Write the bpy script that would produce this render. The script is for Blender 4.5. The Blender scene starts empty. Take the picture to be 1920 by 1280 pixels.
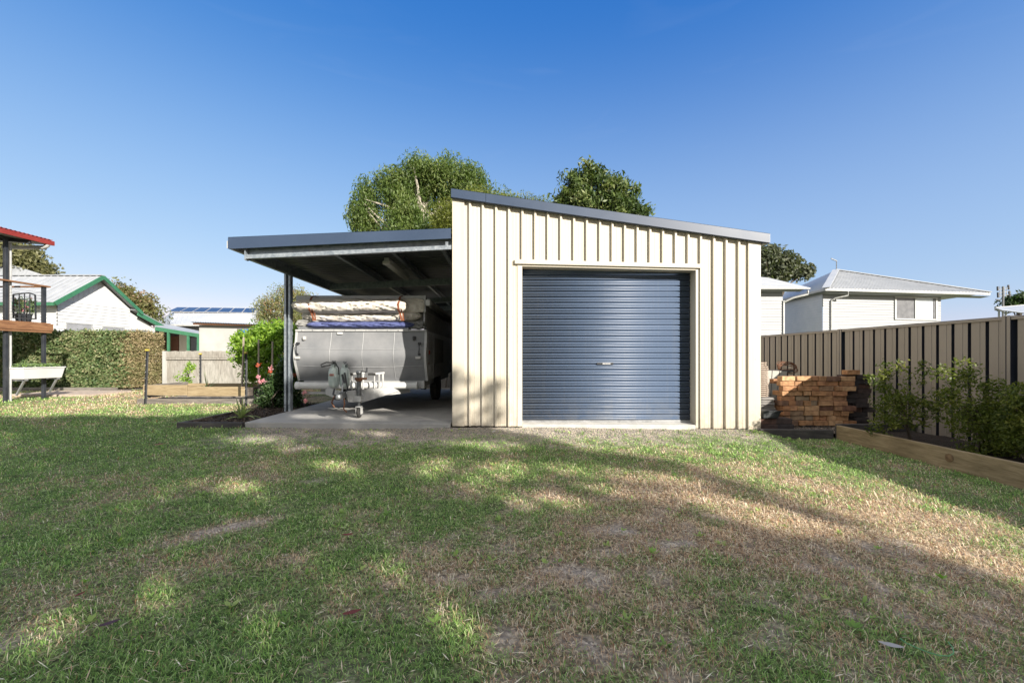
import bpy, math, random
import numpy as np
from mathutils import Vector, Matrix
random.seed(7); RNG = np.random.default_rng(7)
S = bpy.context.scene; COL = S.collection
F, CX, VY, EYE, YS = 800.0, 945.0, 667.0, 1.03, 6.4
SUN = Vector((0.85, -1.0, 0.60))

def P(u, v, Y): return Vector(((u-CX)/F*Y, Y, EYE-(v-VY)/F*Y))
def XU(u, Y=YS): return (u-CX)/F*Y
def ZV(v, Y=YS): return EYE-(v-VY)/F*Y
def gz(x, y):                      # height of the ground
    x = np.asarray(x, float); y = np.asarray(y, float)
    t = np.clip(x/4.6, 0, 1.1)
    z = -0.055 - 0.115*t*t*(3-2*t)
    k_ = np.clip((y-5.3)/.9, 0, 1)*np.clip((3.95-x)/.12, 0, 1)*np.clip((x+4.4)/1, 0, 1)*np.clip((7-y)/.3, 0, 1); z = z+(-.052-.012*np.clip(x/3.8,0,1)-z)*k_
    z = z - 0.05*np.clip((5-y)/5, 0, 1) - 0.03*np.clip((y-12)/8, 0, 1)
    return z + 0.012*np.sin(x*1.3+1)*np.sin(y*1.1+.5)

# ------------------------------------------------------------------ materials
def nm(nt, t, **kw):
    n = nt.nodes.new(t)
    for k, v in kw.items():
        if k in ('operation','blend_type','data_type','feature','distance','bands_direction','wave_type','attribute_name','attribute_type','noise_dimensions'): setattr(n, k, v)
        else: n.inputs[k].default_value = v
    return n
def base_mat(name, col, rough=.6, metal=0, spec=.5):
    m = bpy.data.materials.new(name); m.use_nodes = True
    b = m.node_tree.nodes['Principled BSDF']
    b.inputs['Base Color'].default_value = (*col, 1); b.inputs['Roughness'].default_value = rough
    b.inputs['Metallic'].default_value = metal; b.inputs['Specular IOR Level'].default_value = spec
    return m, m.node_tree, b
def ramp(nt, fac, stops):
    r = nt.nodes.new('ShaderNodeValToRGB'); e = r.color_ramp.elements
    while len(e) < len(stops): e.new(.5)
    for i, (p, c) in enumerate(stops):
        e[i].position = p; e[i].color = (*c, 1)
    nt.links.new(fac, r.inputs[0]); return r.outputs[0]
def noisy(name, c1, c2, scale=6, rough=.6, metal=0, stretch=(1,1,1), bump=0, detail=6, c3=None, spec=.5, bscale=None, lo=.35, hi=.65, rvar=.1, bdist=.01):
    m, nt, b = base_mat(name, c1, rough, metal, spec)
    L = nt.links
    tc = nm(nt, 'ShaderNodeTexCoord'); mp = nm(nt, 'ShaderNodeMapping', Scale=stretch)
    L.new(tc.outputs['Object'], mp.inputs[0])
    n = nm(nt, 'ShaderNodeTexNoise', Scale=scale, Detail=detail, Roughness=.6); L.new(mp.outputs[0], n.inputs[0])
    stops = [(lo, c1), (hi, c2)]
    if c3: stops = [(lo, c1), ((lo+hi)/2, c2), (hi, c3)]
    L.new(ramp(nt, n.outputs[0], stops), b.inputs['Base Color'])
    mr = nm(nt, 'ShaderNodeMapRange'); mr.inputs[3].default_value = max(0.03, rough-rvar); mr.inputs[4].default_value = min(1, rough+rvar)
    L.new(n.outputs[0], mr.inputs[0]); L.new(mr.outputs[0], b.inputs['Roughness'])
    if bump:
        n2 = nm(nt, 'ShaderNodeTexNoise', Scale=bscale or scale*4, Detail=5.0); L.new(mp.outputs[0], n2.inputs[0])
        bp = nm(nt, 'ShaderNodeBump', Strength=bump, Distance=bdist); L.new(n2.outputs[0], bp.inputs['Height']); L.new(bp.outputs[0], b.inputs['Normal'])
    return m
def wood(name, c1, c2, c3, axis, rough=.75):
    st = [6, 6, 6]; st[axis] = .7
    m, nt, b = base_mat(name, c1, rough); L = nt.links
    tc = nm(nt, 'ShaderNodeTexCoord'); mp = nm(nt, 'ShaderNodeMapping', Scale=st); L.new(tc.outputs['Object'], mp.inputs[0])
    n = nm(nt, 'ShaderNodeTexNoise', Scale=5.0, Detail=8.0, Roughness=.65, Distortion=.6); L.new(mp.outputs[0], n.inputs[0])
    n3 = nm(nt, 'ShaderNodeTexNoise', Scale=1.3, Detail=3.0); L.new(tc.outputs['Object'], n3.inputs[0])
    c = ramp(nt, n.outputs[0], [(.32, c1), (.5, c2), (.66, c3)])
    mx = nm(nt, 'ShaderNodeMixRGB', blend_type='MULTIPLY', Fac=.6); L.new(c, mx.inputs[1])
    L.new(ramp(nt, n3.outputs[0], [(.35, (.55,.5,.45)), (.6, (1,1,1))]), mx.inputs[2]); L.new(mx.outputs[0], b.inputs['Base Color'])
    bp = nm(nt, 'ShaderNodeBump', Strength=.5, Distance=.006); L.new(n.outputs[0], bp.inputs['Height']); L.new(bp.outputs[0], b.inputs['Normal'])
    return m
def leafmat(name, cols, trans=.3, rough=.5, spec=.4):
    """cols: ramp over the per-leaf random attribute 'rnd'"""
    m, nt, b = base_mat(name, cols[0], rough, 0, spec); L = nt.links
    at = nm(nt, 'ShaderNodeAttribute', attribute_name='rnd')
    k = len(cols); c = ramp(nt, at.outputs['Fac'], [(i/(k-1) if k > 1 else 0, cols[i]) for i in range(k)])
    L.new(c, b.inputs['Base Color'])
    tr = nm(nt, 'ShaderNodeBsdfTranslucent'); 
    mx2 = nm(nt, 'ShaderNodeMixRGB', blend_type='MULTIPLY', Fac=1.0); L.new(c, mx2.inputs[1]); mx2.inputs[2].default_value = (1.5, 1.7, .7, 1)
    L.new(mx2.outputs[0], tr.inputs[0])
    mx = nm(nt, 'ShaderNodeMixShader', Fac=trans); L.new(b.outputs[0], mx.inputs[1]); L.new(tr.outputs[0], mx.inputs[2])
    L.new(mx.outputs[0], nt.nodes['Material Output'].inputs[0]); return m

M = {}
M['cream'] = noisy('cream_steel', (.72,.66,.545), (.75,.69,.575), 1.2, .42, stretch=(3,1,.25), lo=.3, hi=.7)
def add_dirt(m, z0, z1, col, amt=.7, sc=9):
    nt = m.node_tree; L = nt.links; b = nt.nodes['Principled BSDF']; src = b.inputs['Base Color'].links[0].from_socket
    tc = nm(nt, 'ShaderNodeTexCoord'); sp = nm(nt, 'ShaderNodeSeparateXYZ'); L.new(tc.outputs['Object'], sp.inputs[0])
    mr = nm(nt, 'ShaderNodeMapRange'); mr.inputs[1].default_value = z1; mr.inputs[2].default_value = z0; L.new(sp.outputs[2], mr.inputs[0])
    n = nm(nt, 'ShaderNodeTexNoise', Scale=float(sc), Detail=8.0, Roughness=.7); L.new(tc.outputs['Object'], n.inputs[0])
    m2 = nm(nt, 'ShaderNodeMapRange'); m2.inputs[1].default_value = .38; m2.inputs[2].default_value = .72; L.new(n.outputs[0], m2.inputs[0])
    mu = nm(nt, 'ShaderNodeMath', operation='MULTIPLY'); L.new(mr.outputs[0], mu.inputs[0]); L.new(m2.outputs[0], mu.inputs[1])
    # vertical run marks
    mp = nm(nt, 'ShaderNodeMapping', Scale=(22, 22, .5)); L.new(tc.outputs['Object'], mp.inputs[0]); n3 = nm(nt, 'ShaderNodeTexNoise', Scale=1.0, Detail=4.0); L.new(mp.outputs[0], n3.inputs[0])
    m3 = nm(nt, 'ShaderNodeMapRange'); m3.inputs[1].default_value = .52; m3.inputs[2].default_value = .8; m3.inputs[4].default_value = .28; L.new(n3.outputs[0], m3.inputs[0])
    ad = nm(nt, 'ShaderNodeMath', operation='ADD'); L.new(mu.outputs[0], ad.inputs[0]); L.new(m3.outputs[0], ad.inputs[1])
    ml = nm(nt, 'ShaderNodeMath', operation='MULTIPLY'); ml.inputs[1].default_value = amt; ml.use_clamp = True; L.new(ad.outputs[0], ml.inputs[0])
    mx = nm(nt, 'ShaderNodeMixRGB'); L.new(ml.outputs[0], mx.inputs[0]); L.new(src, mx.inputs[1]); mx.inputs[2].default_value = (*col, 1); L.new(mx.outputs[0], b.inputs['Base Color'])
add_dirt(M['cream'], -.06, .34, (.20,.15,.10))
M['cream_dirty'] = noisy('cream_steel_scuffed', (.66,.59,.47), (.75,.69,.575), 2.5, .5, stretch=(2,1,.5), lo=.25, hi=.5)
M['navy'] = noisy('navy_steel', (.038,.064,.12), (.046,.076,.14), 2, .42, lo=.3, hi=.7)
M['door_blue'] = noisy('door_blue_steel', (.085,.125,.205), (.10,.145,.235), 2.0, .46, stretch=(.4,1,3), lo=.3, hi=.7)
add_dirt(M['door_blue'], .0, .5, (.16,.16,.16), .55, 7)
M['galv'] = noisy('galvanised_steel', (.30,.35,.40), (.52,.57,.62), 18, .42, .55, bump=.05)
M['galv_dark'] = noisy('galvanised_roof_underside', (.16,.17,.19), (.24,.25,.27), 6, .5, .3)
M['concrete'] = noisy('concrete', (.34,.34,.335), (.50,.49,.47), 2.2, .85, bump=.25, bscale=60, c3=(.43,.42,.40), lo=.3, hi=.7)
M['sill'] = noisy('pale_sill_concrete', (.5,.49,.46), (.66,.64,.6), 5, .8, bump=.2)
M['tan'] = noisy('tan_fence_steel', (.30,.262,.215), (.355,.31,.26), 1.5, .36, stretch=(1,1,.3), lo=.3, hi=.7)
M['white_steel'] = noisy('white_painted_steel', (.48,.49,.49), (.66,.66,.65), 7, .45)
M['white_board'] = noisy('white_weatherboard', (.33,.345,.365), (.365,.375,.39), 1.2, .55)
M['white_wall'] = noisy('white_render_wall', (.46,.46,.44), (.56,.56,.54), 1.5, .8)
M['white_roof'] = noisy('white_steel_roof', (.55,.57,.60), (.62,.64,.67), 1, .4, stretch=(1,1,1))
M['grey_roof'] = noisy('grey_steel_roof', (.36,.38,.41), (.46,.48,.51), 2.0, .45, stretch=(3,.6,1))
M['pvc'] = noisy('white_pvc', (.74,.75,.74), (.80,.80,.78), 4, .3)
M['cam_grey'] = noisy('grey_vinyl_panel', (.20,.21,.225), (.285,.29,.30), 2.2, .55, bump=.12, bscale=14, lo=.3, hi=.62, bdist=.02)
M['cam_seam'] = noisy('vinyl_seam', (.36,.37,.38), (.44,.45,.46), 9, .5)
M['cam_side'] = noisy('camper_side_aluminium', (.42,.43,.44), (.56,.56,.55), 5, .4, .2)
M['canvas'] = noisy('cream_canvas', (.50,.46,.40), (.70,.66,.60), 5, .85, bump=.5, bscale=18, bdist=.02)
M['canvas_grey'] = noisy('grey_canvas', (.24,.24,.235), (.36,.355,.34), 5, .85, bump=.4, bscale=12, bdist=.02)
M['blue_fabric'] = noisy('blue_fabric', (.07,.09,.26), (.13,.16,.36), 9, .8, bump=.5, bscale=22, bdist=.02)
M['strap'] = noisy('orange_leather', (.20,.06,.025), (.32,.11,.05), 20, .6)
M['black_metal'] = noisy('black_metal', (.018,.02,.024), (.035,.038,.045), 12, .45)
M['dark_post'] = noisy('charcoal_paint', (.022,.026,.034), (.04,.045,.055), 6, .5)
M['rubber'] = noisy('rubber', (.018,.018,.018), (.035,.034,.032), 20, .85)
M['rust'] = noisy('rusty_iron', (.09,.035,.018), (.22,.09,.04), 25, .85, c3=(.12,.08,.06), bump=.3)
M['dark_steel'] = noisy('dull_zinc_steel', (.16,.17,.18), (.32,.33,.34), 22, .4, .6)
M['gas_paint'] = noisy('pale_green_gas_paint', (.50,.60,.57), (.62,.70,.67), 6, .35)
M['red_print'] = base_mat('faded_red_print', (.55,.22,.18), .6)[0]
M['white_print'] = base_mat('white_print', (.75,.75,.75), .5)[0]
M['reflector'] = base_mat('pale_reflector', (.62,.60,.58), .2)[0]
M['red_lens'] = base_mat('red_lens', (.35,.03,.02), .2)[0]
M['yellow'] = base_mat('yellow_plastic', (.62,.48,.08), .5)[0]
M['glass'] = base_mat('window_glass', (.05,.06,.07), .06, 0, .8)[0]
M['blind'] = noisy('grey_window_blind', (.30,.31,.33), (.38,.39,.42), 3, .5)
M['screen'] = noisy('dark_insect_screen', (.12,.125,.14), (.18,.185,.20), 3, .4)
M['pale_pane'] = noisy('pale_window_pane', (.52,.57,.62), (.68,.72,.75), 1.5, .15)
M['solar'] = noisy('solar_cells', (.018,.03,.085), (.03,.05,.13), 3, .12)
M['green_trim'] = noisy('green_paint', (.035,.165,.085), (.05,.21,.11), 4, .5)
M['red_roof'] = noisy('red_steel_roof', (.26,.03,.025), (.34,.05,.04), 3, .45)
M['brown_wall'] = wood('brown_timber_cladding', (.10,.035,.015), (.17,.065,.03), (.24,.10,.045), 1)
M['deck_wood'] = wood('deck_timber', (.16,.07,.03), (.27,.13,.06), (.36,.19,.09), 1)
M['deck_woodx'] = wood('deck_timber_cross', (.16,.07,.03), (.27,.13,.06), (.36,.19,.09), 0)
M['pine_y'] = wood('pine_sleeper_lengthways', (.21,.155,.08), (.34,.26,.145), (.44,.345,.205), 1)
M['pine_x'] = wood('pine_sleeper_cross', (.24,.18,.10), (.40,.31,.18), (.50,.40,.25), 0)
M['oldwood_x'] = wood('grey_weathered_timber_cross', (.11,.10,.09), (.21,.19,.17), (.30,.27,.24), 0)
M['oldwood_y'] = wood('grey_weathered_timber_lengthways', (.11,.10,.09), (.21,.19,.17), (.30,.27,.24), 1)
M['darkwood_x'] = wood('dark_sleeper_cross', (.04,.038,.04), (.085,.08,.08), (.15,.135,.125), 0)
M['darkwood_y'] = wood('dark_sleeper_lengthways', (.06,.05,.045), (.12,.10,.085), (.20,.17,.14), 1)
M['paling'] = wood('grey_paling', (.26,.25,.225), (.40,.385,.35), (.50,.48,.44), 2)
M['stake_wood'] = wood('pale_stake', (.30,.25,.2), (.45,.39,.32), (.55,.48,.4), 2)
M['bark'] = noisy('bark', (.08,.06,.045), (.20,.16,.12), 12, .9, stretch=(1,1,.3), bump=.8)
M['pale_bark'] = noisy('pale_bark', (.32,.28,.23), (.55,.50,.42), 9, .9, stretch=(1,1,.3), bump=.6)
M['mulch'] = noisy('dark_mulch', (.018,.014,.011), (.07,.05,.035), 30, .95, bump=1, bscale=45, bdist=.04, c3=(.035,.026,.02))
M['mulch_grey'] = noisy('grey_mulch', (.09,.075,.06), (.30,.26,.22), 40, .95, bump=1, bscale=60, bdist=.03, c3=(.16,.14,.12))
M['pot'] = noisy('dark_plastic_pot', (.02,.024,.03), (.035,.04,.05), 5, .4)
M['trough'] = noisy('white_trough', (.72,.72,.71), (.80,.80,.79), 3, .4)
M['paver'] = noisy('grey_paver', (.22,.21,.20), (.36,.34,.32), 14, .9, bump=.4)
M['tile_pale'] = noisy('pale_terracotta_tile', (.42,.33,.26), (.60,.50,.42), 14, .9, bump=.4)
M['board_grey'] = noisy('pale_grey_green_board', (.30,.29,.24), (.37,.36,.31), 3, .6)
M['black_plastic'] = noisy('black_plastic', (.02,.024,.026), (.05,.055,.06), 9, .35)
M['diffuser'] = noisy('dusty_light_diffuser', (.50,.50,.47), (.62,.62,.58), 8, .4)
M['alum'] = noisy('aluminium', (.45,.46,.48), (.60,.61,.63), 10, .35, .7)
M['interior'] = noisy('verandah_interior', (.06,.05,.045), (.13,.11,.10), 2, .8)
M['dead_leaf'] = leafmat('fallen_leaf_brown', [(.36,.14,.06)], .2)
M['dead_leaf_red'] = leafmat('fallen_leaf_red', [(.26,.06,.05)], .2)
M['dead_leaf_white'] = leafmat('fallen_leaf_silver', [(.62,.60,.62)], .2)
M['dead_leaf_purple'] = leafmat('fallen_leaf_purple', [(.12,.06,.09)], .2)
def brickmat(name, stops):
    m, nt, b = base_mat(name, (.4,.2,.1), .9); L = nt.links
    oi = nm(nt, 'ShaderNodeObjectInfo'); tc = nm(nt, 'ShaderNodeTexCoord')
    n = nm(nt, 'ShaderNodeTexNoise', Scale=14.0, Detail=6.0)
    va = nm(nt, 'ShaderNodeVectorMath', operation='ADD'); L.new(tc.outputs['Object'], va.inputs[0]); L.new(oi.outputs['Random'], va.inputs[1])
    L.new(va.outputs[0], n.inputs[0])
    c = ramp(nt, oi.outputs['Random'], stops)
    mx = nm(nt, 'ShaderNodeMixRGB', blend_type='MULTIPLY', Fac=.75); L.new(c, mx.inputs[1])
    L.new(ramp(nt, n.outputs[0], [(.35, (.45,.42,.4)), (.6, (1.1,1.1,1.1))]), mx.inputs[2]); L.new(mx.outputs[0], b.inputs['Base Color'])
    bp = nm(nt, 'ShaderNodeBump', Strength=.7, Distance=.006); L.new(n.outputs[0], bp.inputs['Height']); L.new(bp.outputs[0], b.inputs['Normal'])
    return m
M['brick'] = brickmat('salvaged_brick', [(0,(.58,.30,.14)), (.25,(.74,.46,.25)), (.5,(.50,.25,.12)), (.7,(.66,.33,.17)), (.88,(.40,.30,.20)), (1,(.24,.09,.06))])
M['brick_dark'] = brickmat('dark_brick', [(0,(.085,.06,.055)), (.5,(.055,.05,.055)), (1,(.15,.08,.06))])
# foliage
M['lf_weep'] = leafmat('weeping_foliage', [(.07,.12,.03), (.12,.19,.045), (.18,.25,.065), (.25,.27,.10)], .35)
M['lf_fern'] = leafmat('feathery_foliage', [(.12,.16,.03), (.19,.22,.04), (.24,.26,.06)], .35)
M['lf_magnolia'] = leafmat('glossy_foliage', [(.035,.065,.018), (.07,.12,.03), (.14,.19,.05), (.30,.31,.12)], .2, .5, .35)
M['lf_olive'] = leafmat('olive_foliage', [(.11,.12,.05), (.18,.18,.08), (.24,.23,.10)], .3)
M['lf_brownish'] = leafmat('brownish_foliage', [(.10,.12,.04), (.17,.19,.06), (.26,.20,.10), (.34,.20,.12)], .3)
M['lf_bottlebrush'] = leafmat('bottlebrush_foliage', [(.12,.15,.05), (.22,.25,.09), (.28,.30,.12), (.34,.28,.14), (.36,.08,.06)], .3)
M['lf_grey'] = leafmat('grey_green_foliage', [(.07,.09,.055), (.12,.14,.085), (.18,.19,.12)], .25)
M['lf_hedge'] = leafmat('hedge_foliage', [(.035,.065,.025), (.07,.12,.045), (.13,.18,.07), (.24,.24,.13), (.32,.25,.15)], .2, .55, .3)
M['lf_hedge_dry'] = leafmat('hedge_foliage_dry', [(.07,.08,.03), (.17,.16,.07), (.30,.24,.14), (.40,.30,.19)], .2, .6, .3)
M['lf_lime'] = leafmat('lime_foliage', [(.10,.19,.03), (.20,.33,.04), (.34,.46,.07)], .4)
M['lf_rose'] = leafmat('dark_rose_foliage', [(.025,.06,.02), (.05,.10,.03), (.09,.15,.045)], .25)
M['lf_bush'] = leafmat('lilly_pilly_foliage', [(.07,.11,.02), (.13,.18,.03), (.21,.26,.045), (.36,.36,.08)], .3, .5, .3)
M['lf_dark'] = leafmat('dark_tree_foliage', [(.02,.05,.015), (.04,.08,.02), (.06,.11,.03)], .2)
M['lf_agave'] = leafmat('agave_foliage', [(.34,.44,.18), (.55,.62,.32)], .25)
M['lf_herb'] = leafmat('herb_foliage', [(.16,.24,.12), (.26,.34,.18), (.24,.40,.08)], .3)
M['petal_pink'] = leafmat('pink_petal', [(.62,.22,.30), (.72,.45,.52)], .4)
M['petal_red'] = leafmat('red_petal', [(.6,.10,.04), (.62,.18,.10)], .4)

def scale_cols(m, f):
    for n in m.node_tree.nodes:
        if n.type == 'VALTORGB':
            for e in n.color_ramp.elements: c = e.color; e.color = (c[0]*f, c[1]*f, c[2]*f, 1)
            if m.name in ('x',): pass
        elif n.type == 'BSDF_PRINCIPLED' and not n.inputs['Base Color'].is_linked:
            c = n.inputs['Base Color'].default_value; n.inputs['Base Color'].default_value = (c[0]*f, c[1]*f, c[2]*f, 1)
for k_, m_ in M.items():
    if 'pine' in k_ or 'wood' in k_ or 'brick' in k_ or 'deck' in k_ or k_ in ('paling', 'stake_wood', 'brown_wall'): f_ = .8
    elif k_ in ('lf_lime', 'lf_hedge', 'lf_hedge_dry', 'canvas', 'petal_pink'): f_ = .9
    elif k_ == 'lf_bush': f_ = .55
    elif k_ in ('tan', 'mulch', 'lf_bush', 'lf_agave', 'lf_rose', 'rubber', 'black_metal'): f_ = .72
    else: f_ = .66
    scale_cols(m_, f_)

# ------------------------------------------------------------------ mesh helpers
class MB:
    def __init__(s): s.v = []; s.f = []; s.smooth = False
    def add(s, vs, fs):
        o = len(s.v); s.v += [tuple(p) for p in vs]; s.f += [tuple(i+o for i in f) for f in fs]; return s
    def hexa(s, b, t):        # bottom 4, top 4 (counter-clockwise)
        return s.add(list(b)+list(t), [(3,2,1,0),(4,5,6,7),(0,1,5,4),(1,2,6,5),(2,3,7,6),(3,0,4,7)])
    def box(s, x0, x1, y0, y1, z0, z1):
        return s.hexa([(x0,y0,z0),(x1,y0,z0),(x1,y1,z0),(x0,y1,z0)], [(x0,y0,z1),(x1,y0,z1),(x1,y1,z1),(x0,y1,z1)])
    def bar(s, p, q, w, h, up=(0,0,1)):
        p = Vector(p); q = Vector(q); d = (q-p).normalized(); a = d.cross(Vector(up))
        if a.length < 1e-4: a = d.cross(Vector((1,0,0)))
        a.normalize(); b = a.cross(d).normalized(); a *= w/2; b *= h/2
        return s.hexa([p-a-b, p+a-b, p+a+b, p-a+b], [q-a-b, q+a-b, q+a+b, q-a+b])
    def tube(s, pts, r, n=10, cap=True):
        pts = [Vector(p) for p in pts]; k = len(pts)
        rs = r if isinstance(r, (list, tuple)) else [r]*k
        rings = []; prev = None
        for i, p in enumerate(pts):
            d = (pts[min(i+1,k-1)]-pts[max(i-1,0)]).normalized()
            if prev is None: a = d.orthogonal().normalized()
            else:
                a = prev - d*prev.dot(d); a = a.normalized() if a.length > 1e-5 else d.orthogonal().normalized()
            prev = a; b = d.cross(a)
            rings.append([p+(a*math.cos(2*math.pi*j/n)+b*math.sin(2*math.pi*j/n))*rs[i] for j in range(n)])
        vs = [q for r_ in rings for q in r_]; fs = []
        for i in range(k-1):
            for j in range(n): fs.append((i*n+j, i*n+(j+1)%n, (i+1)*n+(j+1)%n, (i+1)*n+j))
        if cap: fs += [tuple(range(n-1,-1,-1)), tuple((k-1)*n+j for j in range(n))]
        s.smooth = True; return s.add(vs, fs)
    def lathe(s, c, prof, axis='z', n=24):      # prof: (r, h)
        c = Vector(c); vs = []; fs = []
        for r, h in prof:
            for j in range(n):
                a = 2*math.pi*j/n; x, y = r*math.cos(a), r*math.sin(a)
                vs.append(c+Vector({'z':(x,y,h),'x':(h,x,y),'y':(x,h,y)}[axis]))
        for i in range(len(prof)-1):
            for j in range(n): fs.append((i*n+j, i*n+(j+1)%n, (i+1)*n+(j+1)%n, (i+1)*n+j))
        fs += [tuple(range(n-1,-1,-1)), tuple((len(prof)-1)*n+j for j in range(n))]
        s.smooth = True; return s.add(vs, fs)
    def prism(s, poly, d):                      # poly 3D pts, extruded by vector d
        k = len(poly); poly = [Vector(p) for p in poly]; d = Vector(d)
        return s.add(poly+[p+d for p in poly], [tuple(range(k-1,-1,-1)), tuple(range(k,2*k))]+[(i,(i+1)%k,(i+1)%k+k,i+k) for i in range(k)])
    def sheet(s, A, B):                         # strip between two polylines
        k = len(A); return s.add(list(A)+list(B), [(i,i+1,k+i+1,k+i) for i in range(k-1)])
def wloc(o):
    v = Vector((0,0,0))
    while o: v += o.location; o = o.parent
    return v
def build(name, mb, mat, parent=None, bevel=0, solid=0, origin=None, smooth=None):
    off = wloc(parent) if parent else Vector(origin or (0,0,0))
    me = bpy.data.meshes.new(name)
    me.from_pydata([(v[0]-off.x, v[1]-off.y, v[2]-off.z) for v in mb.v], [], mb.f); me.update()
    me.materials.append(M[mat] if isinstance(mat, str) else mat)
    o = bpy.data.objects.new(name, me); COL.objects.link(o)
    if parent: o.parent = parent
    else: o.location = off
    if solid: md = o.modifiers.new('solid','SOLIDIFY'); md.thickness = solid; md.offset = 0
    if bevel: md = o.modifiers.new('bevel','BEVEL'); md.width = bevel; md.segments = 2; md.limit_method = 'ANGLE'
    if smooth if smooth is not None else mb.smooth:
        for p in me.polygons: p.use_smooth = True
        try:
            me.set_sharp_from_angle(angle=math.radians(40))
        except Exception: pass
    return o
def merge_into(o, mb):
    me = o.data; off = wloc(o); V0 = [tuple(v.co) for v in me.vertices]; F0 = [tuple(p.vertices) for p in me.polygons]; n = len(V0)
    V0 += [(v[0]-off.x, v[1]-off.y, v[2]-off.z) for v in mb.v]; F0 += [tuple(i+n for i in f) for f in mb.f]
    mt = me.materials[0]; m2 = bpy.data.meshes.new(me.name+'_ribbed'); m2.from_pydata(V0, [], F0); m2.update(); m2.materials.append(mt); o.data = m2
def npmesh(name, V, idx, nper, mat, parent=None, rnd=None, kind_extra=None):
    """V (N,3) idx flat loops, nper verts per face"""
    me = bpy.data.meshes.new(name); n = len(V); nf = len(idx)//nper
    off = np.array(wloc(parent)) if parent else np.zeros(3)
    me.vertices.add(n); me.vertices.foreach_set('co', (V-off).astype(np.float32).ravel())
    me.loops.add(nf*nper); me.loops.foreach_set('vertex_index', idx.astype(np.int32))
    me.polygons.add(nf); me.polygons.foreach_set('loop_start', np.arange(0, nf*nper, nper, dtype=np.int32))
    try: me.polygons.foreach_set('loop_total', np.full(nf, nper, dtype=np.int32))
    except Exception: pass
    me.update(calc_edges=True)
    if rnd is not None:
        for nmn, arr in (rnd.items() if isinstance(rnd, dict) else {'rnd': rnd}.items()):
            a = me.attributes.new(nmn, 'FLOAT', 'POINT'); a.data.foreach_set('value', arr.astype(np.float32))
    me.materials.append(M[mat] if isinstance(mat, str) else mat)
    o = bpy.data.objects.new(name, me); COL.objects.link(o)
    if parent: o.parent = parent
    return o
def thing(name, label, cat, loc=(0,0,0), group=None):
    o = bpy.data.objects.new(name, None); COL.objects.link(o); o.location = loc; o.empty_display_size = .1
    o['label'] = label; o['category'] = cat
    if group: o['group'] = group
    return o
def tag(o, label, cat, group=None, kind=None):
    o['label'] = label; o['category'] = cat
    if group: o['group'] = group
    if kind: o['kind'] = kind
    return o

# leaves: array of centres -> quads (diamond)
def leaf_quads(C, size, asp=.45, droop=None, nvar=1.0, up=0.0, rng=RNG, rnd=None, axis=None):
    n = len(C); size = np.asarray(size)*rng.uniform(.65, 1.3, n)
    d = rng.normal(size=(n,3))
    if axis is not None: d = d*nvar + axis
    if droop: d[:,2] -= droop
    d[:,2] += up
    d /= np.linalg.norm(d, axis=1)[:,None]+1e-9
    r = rng.normal(size=(n,3)); s = np.cross(d, r); s /= np.linalg.norm(s, axis=1)[:,None]+1e-9
    nn = np.cross(d, s)
    L = size[:,None]
    V = np.empty((n,4,3)); V[:,0] = C-d*L*.5; V[:,1] = C+s*L*asp*.5+nn*L*.06; V[:,2] = C+d*L*.5; V[:,3] = C-s*L*asp*.5+nn*L*.06
    if rnd is None: rnd = rng.random(n)
    return V.reshape(-1,3), np.arange(n*4), np.repeat(rnd, 4)
def leaf_obj(name, C, size, mat, parent, **kw):
    V, I, R = leaf_quads(C, size, **kw); return npmesh(name, V, I, 4, mat, parent, R)
def clumps(blobs, ncl, nleaf, spread, shell=.55, rng=RNG, flat=(1,1,1)):
    """blobs: (center, (rx,ry,rz)). returns leaf centres, clump centres, clump rnd per leaf"""
    vol = np.array([b[1][0]*b[1][2] for b in blobs]); vol = vol/vol.sum()
    C = []; K = []
    for b, w in zip(blobs, vol):
        k = max(3, int(ncl*w)); d = rng.normal(size=(k,3)); d /= np.linalg.norm(d, axis=1)[:,None]
        r = shell+(1-shell)*rng.random(k)**.7
        K.append(np.array(b[0])+d*r[:,None]*np.array(b[1]))
    K = np.concatenate(K); m = len(K); per = max(1, nleaf//m)
    sc = spread*rng.uniform(.6, 1.4, m)
    nrm = rng.normal(size=(m*per,3)); nl_ = np.linalg.norm(nrm, axis=1)[:,None]; nrm = nrm*np.minimum(1, 1.9/nl_)
    L = np.repeat(K, per, 0)+nrm*np.repeat(sc, per)[:,None]*np.array(flat)
    base = np.repeat(rng.random(m), per)
    rn = np.clip(.55*base+.45*rng.random(m*per), 0, 1)
    return L, K, rn
def limbs(mb, base, top, K, r0, nl=9, rng=RNG):
    base = Vector(base); top = Vector(top)
    mid = base.lerp(top, .5)+Vector((rng.normal()*.12, rng.normal()*.12, 0))
    mb.tube([base, mid, top], [r0, r0*.75, r0*.4], 9)
    for i in rng.choice(len(K), min(nl, len(K)), replace=False):
        k = Vector(K[i]); s = base.lerp(top, rng.uniform(.35, .95)); a = s.lerp(k, .5)+Vector((0,0,abs(rng.normal())*.1*(k-s).length))
        mb.tube([s, a, k], [r0*.35, r0*.2, r0*.06], 6)
def tree(name, label, base, blobs, ncl, nleaf, spread, size, mat, bark='bark', r0=.18, cat='tree', nl=14, shell=.5, crown='crown', trunk='trunk', topf=None, group=None, flat=(1,1,1), **kw):
    t = thing(name, label, cat, base, group)
    L, K, rn = clumps(blobs, ncl, nleaf, spread, shell, flat=flat)
    leaf_obj(crown, L, size, mat, t, rnd=rn, **kw)
    mb = MB(); c = np.mean([b[0] for b in blobs], 0); limbs(mb, base, topf or c, K, r0, nl); build(trunk, mb, bark, t)
    return t
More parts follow.
